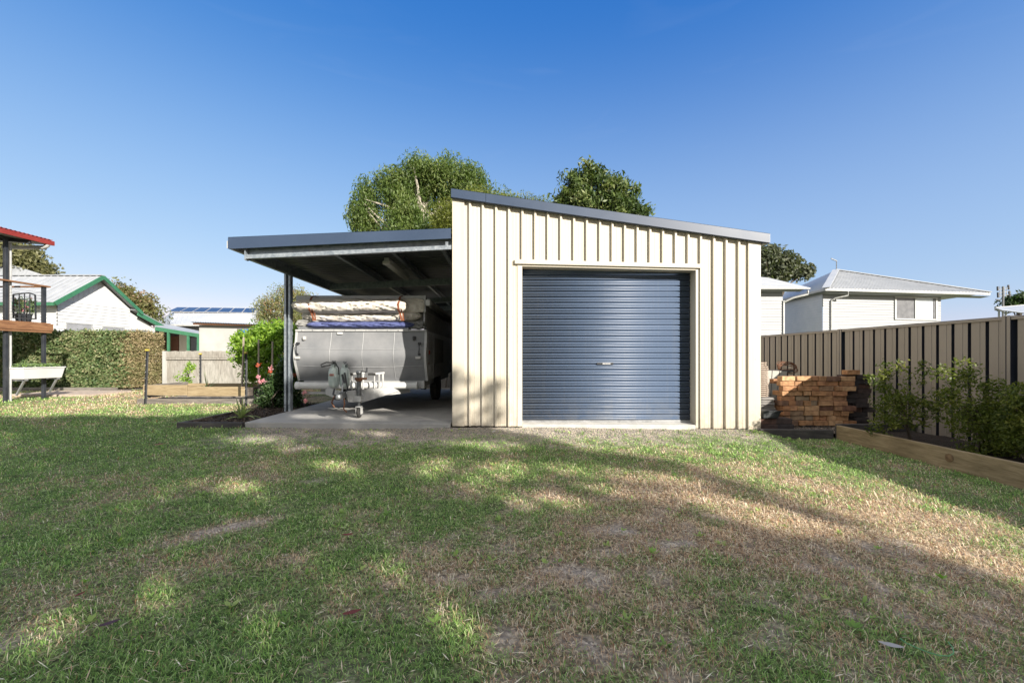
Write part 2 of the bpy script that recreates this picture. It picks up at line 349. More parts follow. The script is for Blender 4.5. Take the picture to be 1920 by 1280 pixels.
def pxblobs(lst, Y):   # (u, v, ru, rv[, dY]) at depth Y
    out = []
    for b in lst:
        u, v, ru, rv = b[:4]; dy = b[4] if len(b) > 4 else 0
        out.append((P(u, v, Y+dy), (ru/F*Y, (ru+rv)/2/F*Y*.8, rv/F*Y)))
    return out

# ------------------------------------------------------------------ camera, sun, sky
cam = bpy.data.cameras.new('camera'); co = bpy.data.objects.new('camera', cam); COL.objects.link(co)
co.location = (0, 0, EYE); co.rotation_euler = (math.radians(90), 0, 0)
cam.sensor_width = 36; cam.lens = 36*F/1920; cam.shift_x = (960-CX)/1920; cam.shift_y = (VY-640)/1920
cam.clip_end = 3000; cam.clip_start = .05
S.camera = co
sd = SUN.normalized(); elev = math.asin(sd.z); az = math.atan2(sd.x, sd.y)
sl = bpy.data.lights.new('sun', 'SUN'); sl.energy = 3.7; sl.angle = math.radians(.5); sl.color = (1, .93, .82)
so = bpy.data.objects.new('sun', sl); COL.objects.link(so); so.rotation_euler = (-sd).to_track_quat('-Z', 'Y').to_euler()
so.location = (10, -12, 9)
w = bpy.data.worlds.new('World'); S.world = w; w.use_nodes = True; nt = w.node_tree
bg = nt.nodes['Background']; sky = nt.nodes.new('ShaderNodeTexSky'); sky.sky_type = 'NISHITA'; sky.sun_disc = False
sky.sun_elevation = elev; sky.sun_rotation = az; sky.air_density = 1.0; sky.dust_density = .35; sky.ozone_density = 5.0; sky.altitude = 0
# thin cirrus
tc = nt.nodes.new('ShaderNodeTexCoord'); mp = nt.nodes.new('ShaderNodeMapping'); mp.inputs['Scale'].default_value = (1.6, 1.6, 9); mp.inputs['Rotation'].default_value = (0, .12, .4)
nz = nt.nodes.new('ShaderNodeTexNoise'); nz.inputs['Scale'].default_value = 2.2; nz.inputs['Detail'].default_value = 9; nz.inputs['Distortion'].default_value = .8
nt.links.new(tc.outputs['Generated'], mp.inputs[0]); nt.links.new(mp.outputs[0], nz.inputs[0])
rp = nt.nodes.new('ShaderNodeValToRGB'); rp.color_ramp.elements[0].position = .62; rp.color_ramp.elements[0].color = (0,0,0,1); rp.color_ramp.elements[1].position = .85; rp.color_ramp.elements[1].color = (.05,.05,.05,1)
nt.links.new(nz.outputs[0], rp.inputs[0])
mxs = nt.nodes.new('ShaderNodeMixRGB'); nt.links.new(rp.outputs[0], mxs.inputs[0])
sepc = nt.nodes.new('ShaderNodeSeparateColor'); comb = nt.nodes.new('ShaderNodeCombineColor'); nt.links.new(sky.outputs[0], sepc.inputs[0])
for i_, (a_, p_) in enumerate(((.32, 1.62), (.55, .92), (1.30, .44))):   # colour response of the sky
    pw = nt.nodes.new('ShaderNodeMath'); pw.operation = 'POWER'; pw.inputs[1].default_value = p_; mu = nt.nodes.new('ShaderNodeMath'); mu.operation = 'MULTIPLY'; mu.inputs[1].default_value = a_
    nt.links.new(sepc.outputs[i_], pw.inputs[0]); nt.links.new(pw.outputs[0], mu.inputs[0]); nt.links.new(mu.outputs[0], comb.inputs[i_])
sz_ = nt.nodes.new('ShaderNodeSeparateXYZ'); nt.links.new(tc.outputs['Generated'], sz_.inputs[0])
hz_ = nt.nodes.new('ShaderNodeMapRange'); hz_.interpolation_type = 'SMOOTHSTEP'; hz_.inputs[1].default_value = .66; hz_.inputs[2].default_value = .14; hz_.inputs[3].default_value = 0; hz_.inputs[4].default_value = .45; nt.links.new(sz_.outputs[2], hz_.inputs[0])
hm_ = nt.nodes.new('ShaderNodeMixRGB'); nt.links.new(hz_.outputs[0], hm_.inputs[0]); nt.links.new(comb.outputs[0], hm_.inputs[1]); hm_.inputs[2].default_value = (1.93, 2.25, 2.85, 1)
nt.links.new(hm_.outputs[0], mxs.inputs[1]); mxs.inputs[2].default_value = (2.2, 2.4, 2.8, 1)
# made-up cloud bank, unseen overhead and behind the viewpoint, added to lift shade
sx_ = nt.nodes.new('ShaderNodeVectorMath'); sx_.operation = 'DOT_PRODUCT'; nt.links.new(tc.outputs['Generated'], sx_.inputs[0]); sx_.inputs[1].default_value = (.0, -.80, .60)
mr_ = nt.nodes.new('ShaderNodeMapRange'); mr_.interpolation_type = 'SMOOTHSTEP'; mr_.inputs[1].default_value = .02; mr_.inputs[2].default_value = .40; nt.links.new(sx_.outputs['Value'], mr_.inputs[0])
n2_ = nt.nodes.new('ShaderNodeTexNoise'); n2_.inputs['Scale'].default_value = 2.5; n2_.inputs['Detail'].default_value = 7; nt.links.new(tc.outputs['Generated'], n2_.inputs[0])
mr2_ = nt.nodes.new('ShaderNodeMapRange'); mr2_.inputs[1].default_value = .3; mr2_.inputs[2].default_value = .55; nt.links.new(n2_.outputs[0], mr2_.inputs[0])
mm_ = nt.nodes.new('ShaderNodeMath'); mm_.operation = 'MULTIPLY'; nt.links.new(mr_.outputs[0], mm_.inputs[0]); nt.links.new(mr2_.outputs[0], mm_.inputs[1])
mc_ = nt.nodes.new('ShaderNodeMixRGB'); nt.links.new(mm_.outputs[0], mc_.inputs[0]); nt.links.new(mxs.outputs[0], mc_.inputs[1]); mc_.inputs[2].default_value = (4.0, 3.9, 3.7, 1)
nt.links.new(mc_.outputs[0], bg.inputs[0]); bg.inputs[1].default_value = .106
S.view_settings.view_transform = 'Standard'; S.view_settings.look = 'None'; S.view_settings.exposure = 1.6; S.view_settings.gamma = 1
S.render.engine = 'CYCLES'; S.cycles.max_bounces = 8; S.cycles.use_denoising = True

# ------------------------------------------------------------------ ground + lawn maps
def vnoise(x, y, s, seed):
    x = np.asarray(x)*s; y = np.asarray(y)*s; xi = np.floor(x).astype(np.int64); yi = np.floor(y).astype(np.int64); fx = x-xi; fy = y-yi
    def h(a, b):
        n = (a*374761393+b*668265263+seed*1442695041) & 0xffffffff
        n = ((n ^ (n >> 13))*1274126177) & 0xffffffff
        return ((n ^ (n >> 16)) & 0xffff)/65535.
    fx = fx*fx*(3-2*fx); fy = fy*fy*(3-2*fy)
    return (h(xi,yi)*(1-fx)+h(xi+1,yi)*fx)*(1-fy)+(h(xi,yi+1)*(1-fx)+h(xi+1,yi+1)*fx)*fy
def fbm(x, y, s, seed, o=4):
    r = 0; a = .5; t = 0
    for i in range(o): r = r+a*vnoise(x, y, s*2**i, seed+i); t += a; a *= .55
    return r/t
def el(x, y, cx, cy, rx, ry, ang=0):
    c, s = math.cos(ang), math.sin(ang); dx = x-cx; dy = y-cy
    return np.exp(-(((dx*c+dy*s)/rx)**2+((-dx*s+dy*c)/ry)**2))
def lawn_maps(x, y):
    n = fbm(x, y, .7, 3); n2 = fbm(x, y, 2.6, 11); n3 = fbm(x, y, 9, 23, 3)
    dry = .06+.9*el(x,y,1.3,3.1,2.0,1.35)+.35*el(x,y,.2,1.9,1.2,.6)+.35*el(x,y,2.6,2.0,1.6,1.0)+.25*el(x,y,-1.6,3.9,1.6,.6)+.3*el(x,y,2.9,4.5,1.5,1.2)
    dry += .5*np.clip((y-7.4)/1.2, 0, 1)*np.clip((-x-3)/2, 0, 1)-.15*el(x,y,-5,5.6,3,1.2)-.45*el(x,y,-.8,1.55,.6,.35)
    n4 = fbm(x, y, 22, 31, 2)
    dry += (n-.5)*1.1+(n2-.5)*1.1+(n3-.5)*.9+(n4-.5)*.5
    dry += .9*el(x,y,-1.75,2.75,.32,.11,.75)
    bare = .95*np.clip((y-4.95+1.2*(n-.5)+.8*(n3-.5))/1.0, 0, 1)*np.clip((x+4.1)/.6, 0, 1)*np.clip((3.9-x)/.5, 0, 1)
    bare += .8*el(x,y,-1.75,2.75,.28,.08,.75)+1.0*el(x,y,.78,2.72,.13,.06)+.9*el(x,y,1.02,2.55,.1,.05)+.8*el(x,y,-2.05,1.62,.22,.06,.3)+.8*el(x,y,-1.6,3.72,.12,.07)
    bare += 1.1*np.clip(n3-.5, 0, 1)*(el(x,y,1.0,2.6,1.2,.7)+el(x,y,.3,1.8,.8,.4)+.7*el(x,y,2.0,2.2,.8,.6))*2
    bare += (n2-.5)*.4+(n3-.5)*.6+(n4-.5)*.5
    return np.clip(dry,0,1), np.clip(bare,0,1)
def grid(x0,x1,y0,y1,dx,dy):
    xs = np.linspace(x0,x1,int((x1-x0)/dx)+1); ys = np.linspace(y0,y1,int((y1-y0)/dy)+1)
    return xs, ys
xs = np.concatenate([np.linspace(-900,-40,12), np.arange(-30,-8,.5), np.arange(-8,6.5,.06), np.arange(6.5,30,.8), np.linspace(40,900,12)])
ys = np.concatenate([np.linspace(-600,-20,8), np.arange(-12,.9,.6), np.arange(1.,9,.06), np.arange(9,20,.25), np.arange(21,60,3), np.linspace(80,1500,12)])
X, Yg = np.meshgrid(xs, ys); Z = gz(X, Yg)
n1 = len(xs); n0 = len(ys)
fine = (np.abs(X) < 12) & (Yg > .5) & (Yg < 10)
Z = Z+np.where(fine, .02*(fbm(X, Yg, 3, 5)-.5)+.012*(fbm(X, Yg, 14, 9, 2)-.5), 0)
V = np.stack([X, Yg, Z], -1).reshape(-1,3)
ii = np.arange(n0-1)[:,None]*n1+np.arange(n1-1)[None,:]
I = np.stack([ii, ii+1, ii+n1+1, ii+n1], -1).ravel()
dry, bare = lawn_maps(V[:,0], V[:,1])
def lawn_ground_mat():
    m, nt, b = base_mat('lawn_soil', (.1,.1,.05), .95, 0, .2); L = nt.links
    tc = nm(nt, 'ShaderNodeTexCoord'); a = nm(nt, 'ShaderNodeAttribute', attribute_name='dry'); ba = nm(nt, 'ShaderNodeAttribute', attribute_name='bare')
    n = nm(nt, 'ShaderNodeTexNoise', Scale=45.0, Detail=6.0); L.new(tc.outputs['Object'], n.inputs[0])
    g = ramp(nt, n.outputs[0], [(.3,(.025,.038,.016)), (.5,(.07,.105,.035)), (.7,(.22,.27,.11))])
    d = ramp(nt, n.outputs[0], [(.3,(.06,.045,.032)), (.5,(.22,.165,.11)), (.7,(.60,.49,.34))])
    vo = nm(nt, 'ShaderNodeTexVoronoi', Scale=70.0); L.new(tc.outputs['Object'], vo.inputs[0])
    gr = ramp(nt, vo.outputs['Color'], [(.1,(.15,.135,.12)), (.5,(.32,.28,.24)), (.9,(.55,.48,.40))])
    m1 = nm(nt, 'ShaderNodeMixRGB'); L.new(a.outputs['Fac'], m1.inputs[0]); L.new(g, m1.inputs[1]); L.new(d, m1.inputs[2])
    m2 = nm(nt, 'ShaderNodeMixRGB'); L.new(ba.outputs['Fac'], m2.inputs[0]); L.new(m1.outputs[0], m2.inputs[1]); L.new(gr, m2.inputs[2])
    L.new(m2.outputs[0], b.inputs['Base Color'])
    bp = nm(nt, 'ShaderNodeBump', Strength=.8, Distance=.02); L.new(n.outputs[0], bp.inputs['Height']); L.new(bp.outputs[0], b.inputs['Normal'])
    return m
g = npmesh('ground', V, I, 4, lawn_ground_mat(), None, {'dry': dry, 'bare': bare})
tag(g, 'patchy lawn ground spreading across the whole back yard', 'ground', kind='structure')

# grass blades
def grass():
    rng = np.random.default_rng(3); pts = []
    def band(y0, y1, dens, xa=-1.30, xb=1.30, xm0=-99, xm1=99):
        n = int(dens*(y1-y0)*(xb-xa)*(y0+y1)/2); y = rng.uniform(y0, y1, n); x = rng.uniform(xa, xb, n)*y
        k = (x > xm0) & (x < xm1); pts.append(np.stack([x[k], y[k], np.full(k.sum(), 1/math.sqrt(dens))], 1))
    band(1.2, 2.2, 17000); band(2.2, 3.2, 12000); band(3.2, 4.4, 7000); band(4.4, 6.4, 3200); 
    band(6.4, 9.5, 1900, xm1=-3.9); band(9.5, 15, 700, xm1=-5.0)
    p = np.concatenate(pts); x, y, sp = p.T
    dry, bare = lawn_maps(x, y)
    keep = rng.random(len(x)) > np.clip(bare*1.15-.05, 0, .97)
    # keep beds, slab, sleepers clear
    keep &= ~((x > 4.70) & (y < 7)); keep &= ~((x > 3.75) & (y > 6.1)); keep &= ~((x > -4.9) & (x < -3.8) & (y > 6.32) & (y < 9.2)); keep &= ~((x > -3.95) & (y > 6.36))
    keep &= ~((x > -8.25) & (x < -5.35) & (y > 9.5) & (y < 11)); keep &= ~((x > 3.7) & (x < 4.75) & (y > 6.02))
    keep &= ~((x>-.8)&(x<3.9)&(y>6.3))
    x, y, sp, dry = x[keep], y[keep], sp[keep], dry[keep]; n = len(x)
    clump = fbm(x, y, 6, 77, 3)
    L = (.012+.018*rng.random(n)+.03*rng.random(n)**5)*(.4+1.3*clump)*(1+np.clip(y-3, 0, 6)*.06)
    wd = np.clip(sp*.38, .0026, .013)*rng.uniform(.6, 1.3, n)
    a = rng.uniform(0, 2*np.pi, n); tilt = rng.uniform(.35, 1.35, n)
    d = np.stack([np.cos(a)*np.sin(tilt), np.sin(a)*np.sin(tilt), np.cos(tilt)], 1)
    s = np.stack([-np.sin(a), np.cos(a), np.zeros(n)], 1)
    B = np.stack([x, y, gz(x, y)+.004], 1)
    B[:,2] += np.where(y < 10, .02*(fbm(x, y, 3, 5)-.5)+.012*(fbm(x, y, 14, 9, 2)-.5), 0)
    V = np.empty((n,4,3)); w_ = wd[:,None]; l_ = L[:,None]
    mid = B+d*l_*.55+np.array([0,0,1])*l_*.08
    V[:,0] = B-s*w_*.35; V[:,1] = mid+s*w_*.5; V[:,2] = B+d*l_-np.array([0,0,1])*l_*.1; V[:,3] = mid-s*w_*.5
    r = rng.random(n)
    isdry = (rng.random(n) < np.clip((dry-.15)*1.15, .06, .93)).astype(float)
    m, nt, b = base_mat('grass_blades', (.1,.2,.05), .55, 0, .3); LK = nt.links
    at = nm(nt, 'ShaderNodeAttribute', attribute_name='rnd'); ad = nm(nt, 'ShaderNodeAttribute', attribute_name='dryb')
    c1 = ramp(nt, at.outputs['Fac'], [(0,(.08,.19,.045)), (.35,(.185,.345,.075)), (.75,(.33,.51,.13)), (1,(.56,.67,.34))])
    c2 = ramp(nt, at.outputs['Fac'], [(0,(.26,.12,.06)), (.3,(.52,.34,.20)), (.7,(.76,.60,.42)), (1,(.90,.82,.66))])
    mx = nm(nt, 'ShaderNodeMixRGB'); LK.new(ad.outputs['Fac'], mx.inputs[0]); LK.new(c1, mx.inputs[1]); LK.new(c2, mx.inputs[2]); LK.new(mx.outputs[0], b.inputs['Base Color'])
    tr = nm(nt, 'ShaderNodeBsdfTranslucent'); LK.new(mx.outputs[0], tr.inputs[0]); ms = nm(nt, 'ShaderNodeMixShader', Fac=.3)
    LK.new(b.outputs[0], ms.inputs[1]); LK.new(tr.outputs[0], ms.inputs[2]); LK.new(ms.outputs[0], nt.nodes['Material Output'].inputs[0])
    o = npmesh('grass', V.reshape(-1,3), np.arange(n*4), 4, m, None, {'rnd': np.repeat(r,4), 'dryb': np.repeat(isdry,4)})
    tag(o, 'short patchy lawn grass, green at left and dry at right', 'grass', kind='stuff')
    print('blades', n)
grass()
# gravel stones + clippings in front of the slab
def pebbles():
    rng = np.random.default_rng(5); n = 26000
    x = rng.uniform(-3.9, 3.8, n); y = 6.38-np.abs(rng.normal(0, .45, n)); dr, ba = lawn_maps(x, y)
    k = (rng.random(n) < ba*1.1) & (y > 5.0); x = x[k]; y = y[k]; n = len(x)
    r = rng.uniform(.003, .009, n); c = np.stack([x, y, gz(x,y)+.006+.02*(fbm(x,y,3,5)-.5)+.012*(fbm(x,y,14,9,2)-.5)], 1)
    o8 = np.array([[1,0,0],[0,1,0],[-1,0,0],[0,-1,0],[0,0,.7],[0,0,-.7]])
    V = c[:,None,:]+o8[None]*r[:,None,None]*rng.uniform(.6,1.3,(n,6,1)); f = np.array([0,1,4,1,2,4,2,3,4,3,0,4,1,0,5,2,1,5,3,2,5,0,3,5])
    I = (np.arange(n)[:,None]*6+f[None]).ravel()
    m = leafmat('gravel_stone', [(.12,.115,.11), (.25,.235,.215), (.42,.38,.33), (.52,.42,.30)], 0, .9)
    tag(npmesh('gravel', V.reshape(-1,3), I, 3, m, None, np.repeat(rng.random(n),6)), 'grey gravel scattered along the front of shed and slab', 'gravel', kind='stuff')
pebbles()

# ------------------------------------------------------------------ carport slab
sx0 = -3.88
mb = MB(); mb.hexa([(sx0,6.38,-.2),(-.80,6.38,-.2),(-.80,13,-.2),(sx0,13,-.2)], [(sx0,6.38,.036),(-.80,6.38,.018),(-.80,13,.02),(sx0,13,.036)])
slab = build('concrete_slab', mb, 'concrete', bevel=.008); tag(slab, 'pale concrete slab floor under the carport', 'slab', kind='structure')

# ------------------------------------------------------------------ shed
shed = thing('shed', 'cream ribbed steel shed with a blue roller door and sloping navy barge', 'shed', (1.5, YS, 0))
YB = 13.4
def zbot(u): return ZV(797.5+(u-850)*6/572)
def ztop(u): return ZV(372.5+(u-848)*84/589)+.02
ribs_u = [881,905,930,954,979,1003,1027,1051,1075.5,1099.5,1124,1147.2,1170.5,1194,1217.8,1241.7,1265.4,1289,1312.3,1337,1360,1383.5]
def lintz(u): return ZV(489.5+(u-965)*9/345)
OP0, OP1 = 972.0, 1311.0
prof = [(866, 0)]
for r in ribs_u:
    prof += [(r-2.2, 0), (r-1.2, -.036), (r+1.9, -.036), (r+3.6, 0)]
    prof += [(r+8.6, 0), (r+9.4, -.003), (r+10.2, 0), (r+15.8, 0), (r+16.6, -.003), (r+17.4, 0)]
prof = [p for p in prof if p[0] < 1403]+[(1406, 0)]
def clad_piece(mb, a, b, zb, zt):
    pr = [p for p in prof if a < p[0] < b]
    def yat(u):
        for (u0,y0),(u1,y1) in zip(prof, prof[1:]):
            if u0 <= u <= u1: return y0+(y1-y0)*(u-u0)/(u1-u0+1e-9)
        return 0
    pr = [(a, yat(a))]+pr+[(b, yat(b))]
    A = [(XU(u), YS+y, zb(u)) for u, y in pr]; B = [(XU(u), YS+y, zt(u)) for u, y in pr]
    mb.sheet(A, B)
mb = MB(); clad_piece(mb, 866.1, OP0+4, zbot, ztop); clad_piece(mb, OP0+4, OP1-4, lintz, ztop); clad_piece(mb, OP1-4, 1405.9, zbot, ztop)
build('front_cladding', mb, 'cream', shed, solid=.0016)
def ribwall(mb, x, y0, y1, z0, z1, out):
    y = y0; A = []; B = []
    while y < y1:
        for dy, h in ((0,0),(.07,0),(.083,.03),(.105,.03),(.118,0)):
            if y+dy <= y1: A.append((x+out*h, y+dy, z0)); B.append((x+out*h, y+dy, z1))
        y += .19
    A.append((x, y1, z0)); B.append((x, y1, z1)); mb.sheet(A, B)
xl, xr = XU(850)+.012, XU(1422)-.012
mb = MB(); ribwall(mb, xl, YS+.05, YB, -.03, ZV(372)-.02, -1); build('side_cladding', mb, 'cream', shed)
mb = MB(); ribwall(mb, xr, YS+.05, YB, -.08, ZV(456)-.02, 1); build('side_cladding', mb, 'cream', shed)
mb = MB(); mb.add([(xl,YB,-.1),(xr,YB,-.1),(xr,YB,ZV(455)),(xl,YB,ZV(372))], [(0,1,2,3)]); build('rear_cladding', mb, 'cream', shed, solid=.01)
# corner flashings
def flash(u0, u1, side):
    mb = MB(); xa, xb = XU(u0), XU(u1); y0 = YS-.034
    v = 797.5 if side < 0 else 804.5
    za0 = ZV(v); 
    mb.hexa([(xa,y0,za0),(xb,y0,za0-.004),(xb,y0+.003,za0-.004),(xa,y0+.003,za0)], [(xa,y0,ztop(u0)),(xb,y0,ztop(u1)),(xb,y0+.003,ztop(u1)),(xa,y0+.003,ztop(u0))])
    xo, xi = (xa, xb) if side < 0 else (xb, xa)
    mb.box(min(xo, xo+side*.003), max(xo, xo+side*.003), y0, YS+.12, za0, ztop(u0 if side < 0 else u1))
    mb.box(min(xi, xi+side*-.003), max(xi, xi+side*-.003), y0, YS+.002, za0, ztop(u1 if side < 0 else u0))
    for vv in (590, 670, 760): mb.lathe((XU((u0+u1)/2+2), y0-.004, ZV(vv+(3 if side > 0 else 0))), [(.006,0),(.006,.004)], 'y', 8)
    o = build('corner_flashing', mb, 'cream', shed); o.data.polygons.foreach_set('use_smooth', [False]*len(o.data.polygons))
flash(849, 870.5, -1); flash(1401.5, 1423.5, 1)
# screws rows
def screw(x, y, z, parent, mat='cream_dirty', r=.0065, name='screw'):
    mb = MB(); mb.lathe((x, y, z), [(r,0),(r*.8,.006)], 'y', 8); build(name, mb, mat, parent)
for v in (592, 762):
    for r in ribs_u:
        if OP0-4 < r < OP1+6: continue
        for dr_ in (8, -5): screw(XU(r+dr_), YS-.006, ZV(v+(r-850)*.012), shed)
for r in ribs_u:
    if OP0 < r < OP1: screw(XU(r+8), YS-.044, lintz(r)+.012, shed)
# door opening trims
ZL0, ZL1 = ZV(499), ZV(507)   # underside of lintel, left / right
def lz(u): return ZV(499.5+(u-979)*7.5/325)
mb = MB()   # lintel flashing
for a, b in ((965, 1312),):
    y0 = YS-.042
    mb.hexa([(XU(a),y0,lz(a)+.03),(XU(b),y0,lz(b)+.03),(XU(b),y0+.03,lz(b)+.03),(XU(a),y0+.03,lz(a)+.03)], [(XU(a),y0,lintz(a)+.02),(XU(b),y0,lintz(b)+.02),(XU(b),y0+.03,lintz(b)+.02),(XU(a),y0+.03,lintz(a)+.02)])
    mb.hexa([(XU(979),YS-.012,lz(979)),(XU(1304),YS-.012,lz(1304)),(XU(1304),YS+.23,lz(1304)),(XU(979),YS+.23,lz(979))], [(XU(979),YS-.012,lz(979)+.045),(XU(1304),YS-.012,lz(1304)+.045),(XU(1304),YS+.23,lz(1304)+.045),(XU(979),YS+.23,lz(979)+.045)])
frame = build('door_frame', mb, 'cream', shed, bevel=.003)
mb = MB(); mb.box(XU(970), XU(979), YS-.012, YS+.23, zbot(975), lz(975)+.02); build('door_jamb', mb, 'cream_dirty', frame, bevel=.003)
mb = MB(); mb.box(XU(1304), XU(1314), YS-.012, YS+.23, zbot(1308), lz(1308)+.02); build('door_jamb', mb, 'cream', frame, bevel=.003)
# roller door
YD = YS+.20
def XD(u): return XU(u, YD)
d0, d1 = XU(979)-.01, XU(1304)+.01
zb, zt = ZV(787.5, YD), lz(979)+.06
per = 10.45/F*YD; mb = MB(); A = []; B = []; z = zb
pf = [(0,.004),(.10,.004),(.16,-.016),(.30,-.021),(.42,-.018),(.5,-.010),(.58,-.018),(.74,-.021),(.94,-.016)]
while z < zt:
    for t, h in pf: A.append((d0, YD+h, z+t*per)); B.append((d1, YD+h, z+t*per))
    z += per
mb.sheet(A, B); door = build('roller_door', mb, 'door_blue', shed, solid=.001, smooth=True)
mb = MB(); mb.box(d0, d1, YD-.028, YD+.01, zb-.038, zb+.004); build('bottom_rail', mb, 'alum', door, bevel=.004)
mb = MB(); mb.box(XD(1118.5), XD(1149), YD-.034, YD-.02, ZV(683.5,YD), ZV(679.5,YD)); lk = build('door_lock', mb, 'black_metal', door, bevel=.003)
mb = MB(); 
for i in range(6): mb.box(XD(1129)+i*.021, XD(1129)+i*.021+(.014 if i % 2 else .017), YD-.0365, YD-.0342, ZV(682.6,YD), ZV(680.5,YD))
build('lock_lettering', mb, 'white_print', lk)
mb = MB(); mb.hexa([(XU(979),YS-.01,-.2),(XU(1304),YS-.01,-.2),(XU(1304),YD+.3,-.2),(XU(979),YD+.3,-.2)], [(XU(979),YS-.01,ZV(795)),(XU(1304),YS-.01,ZV(796.5)),(XU(1304),YD+.3,ZV(793.5)),(XU(979),YD+.3,ZV(793.5))])
build('door_sill', mb, 'sill', shed, bevel=.006)
# roof + barge
def zr(u): return ZV(357+(u-847)*84/590)
mb = MB(); x0, x1 = XU(849), XU(1436)
mb.hexa([(x0,YS-.05,zr(849)-.05),(x1,YS-.05,zr(1436)-.05),(x1,YB+.2,zr(1436)-.05),(x0,YB+.2,zr(849)-.05)], [(x0,YS-.05,zr(849)-.012),(x1,YS-.05,zr(1436)-.012),(x1,YB+.2,zr(1436)-.012),(x0,YB+.2,zr(849)-.012)])
roof = build('roof', mb, 'navy', shed)
for a, b in ((847, 911), (911.6, 1437)):
    mb = MB(); y0 = YS-.085; xa, xb = XU(a), XU(b); h = .135 if a == 847 else .138
    mb.hexa([(xa,y0,zr(a)-h),(xb,y0,zr(b)-h),(xb,y0+.004,zr(b)-h),(xa,y0+.004,zr(a)-h)], [(xa,y0,zr(a)),(xb,y0,zr(b)),(xb,y0+.004,zr(b)),(xa,y0+.004,zr(a))])
    mb.hexa([(xa,y0,zr(a)-.004),(xb,y0,zr(b)-.004),(xb,y0+.12,zr(b)-.004),(xa,y0+.12,zr(a)-.004)], [(xa,y0,zr(a)),(xb,y0,zr(b)),(xb,y0+.12,zr(b)),(xa,y0+.12,zr(a))])
    mb.hexa([(xa,y0,zr(a)-h),(xb,y0,zr(b)-h),(xb,y0+.05,zr(b)-h-.004),(xa,y0+.05,zr(a)-h-.004)], [(xa,y0,zr(a)-h+.004),(xb,y0,zr(b)-h+.004),(xb,y0+.05,zr(b)-h),(xa,y0+.05,zr(a)-h)])
    build('barge_flashing', mb, 'navy', roof)
mb = MB(); mb.box(XU(1430), XU(1438.5), YS-.07, YB+.2, zr(1436)-.13, zr(1436)-.0); build('gutter', mb, 'white_steel', roof)

# ------------------------------------------------------------------ carport
cp = thing('carport', 'lean-to steel carport with navy fascia attached to the shed side', 'carport', (-3.9, 7.7, .03))
cx0, cx1 = XU(433), XU(846.5); CYB = 14.4
def cz(x): return ZV(447)+(x-cx0)/(cx1-cx0)*(ZV(430)-ZV(447))   # fascia top
mb = MB(); A = []; B = []; y = YS-.02
while y < CYB:
    for dy, h in ((0,0),(.08,0),(.092,.026),(.112,.026),(.124,0)):
        A.append((cx0+.02, y+dy, cz(cx0)-.055+h)); B.append((cx1, y+dy, cz(cx1)-.055+h))
    y += .19
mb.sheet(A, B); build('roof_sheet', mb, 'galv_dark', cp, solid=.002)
mb = MB(); y0 = YS-.07
h = .145
mb.hexa([(cx0,y0,cz(cx0)-h-.03),(cx1,y0,cz(cx1)-h-.01),(cx1,y0+.004,cz(cx1)-h-.01),(cx0,y0+.004,cz(cx0)-h-.03)], [(cx0,y0,cz(cx0)),(cx1,y0,cz(cx1)),(cx1,y0+.004,cz(cx1)),(cx0,y0+.004,cz(cx0))])
mb.hexa([(cx0,y0,cz(cx0)-.004),(cx1,y0,cz(cx1)-.004),(cx1,y0+.13,cz(cx1)-.004),(cx0,y0+.13,cz(cx0)-.004)], [(cx0,y0,cz(cx0)),(cx1,y0,cz(cx1)),(cx1,y0+.13,cz(cx1)),(cx0,y0+.13,cz(cx0))])
build('fascia', mb, 'navy', cp)
# gutter at the low left side
mb = MB(); mb.box(cx0-.03, cx0+.02, YS-.05, CYB, cz(cx0)-.16, cz(cx0)-.05); build('gutter', mb, 'white_steel', cp)
def bz(x): return ZV(485)+(x-XU(469))/(XU(846)-XU(469))*(ZV(467.5)-ZV(485))
ex = XU(462)
mb = MB(); xa, xb = ex, cx1      # front C beam, open side to the front
for (ya, yb, lo, hi) in ((YS+.05, YS+.055, 0, .17), (YS-.01, YS+.05, 0, .005), (YS-.01, YS-.006, .005, .03), (YS-.01, YS+.05, .165, .17)):
    mb.hexa([(xa,ya,bz(xa)+lo),(xb,ya,bz(xb)+lo),(xb,yb,bz(xb)+lo),(xa,yb,bz(xa)+lo)], [(xa,ya,bz(xa)+hi),(xb,ya,bz(xb)+hi),(xb,yb,bz(xb)+hi),(xa,yb,bz(xa)+hi)])
mb.hexa([(xa,YS-.014,bz(xa)),(xb,YS-.014,bz(xb)),(xb,YS-.01,bz(xb)),(xa,YS-.01,bz(xa))], [(xa,YS-.014,bz(xa)+.055),(xb,YS-.014,bz(xb)+.06),(xb,YS-.01,bz(xb)+.06),(xa,YS-.01,bz(xa)+.055)])
mb.box(xa-.02, xa, YS-.02, YS+.06, bz(xa)-.02, bz(xa)+.18)
build('front_beam', mb, 'galv', cp)
def purlin(x, zb_, hgt, nm_='purlin', y0=YS+.06, y1=CYB-.05, w=.05):
    mb = MB(); mb.box(x-.003, x+.0, y0, y1, zb_, zb_+hgt); mb.box(x, x+w, y0, y1, zb_, zb_+.004); mb.box(x+w, x+w+.003, y0, y1, zb_+.0, zb_+.018); mb.box(x, x+w, y0, y1, zb_+hgt-.004, zb_+hgt)
    build(nm_, mb, 'galv', cp)
purlin(ex, bz(ex)-.01, .17, 'eave_beam', YS+.058)
for u in (603, 718, 819): x = XU(u); purlin(x, cz(x)-.20, .14)
for yy in (9.3, 12.2, 14.2):
    mb = MB(); mb.hexa([(ex+.06,yy,bz(ex)-.02),(cx1,yy,bz(cx1)-.02),(cx1,yy+.06,bz(cx1)-.02),(ex+.06,yy+.06,bz(ex)-.02)], [(ex+.06,yy,bz(ex)+.12),(cx1,yy,bz(cx1)+.12),(cx1,yy+.06,bz(cx1)+.12),(ex+.06,yy+.06,bz(ex)+.12)]); build('cross_beam', mb, 'galv', cp)
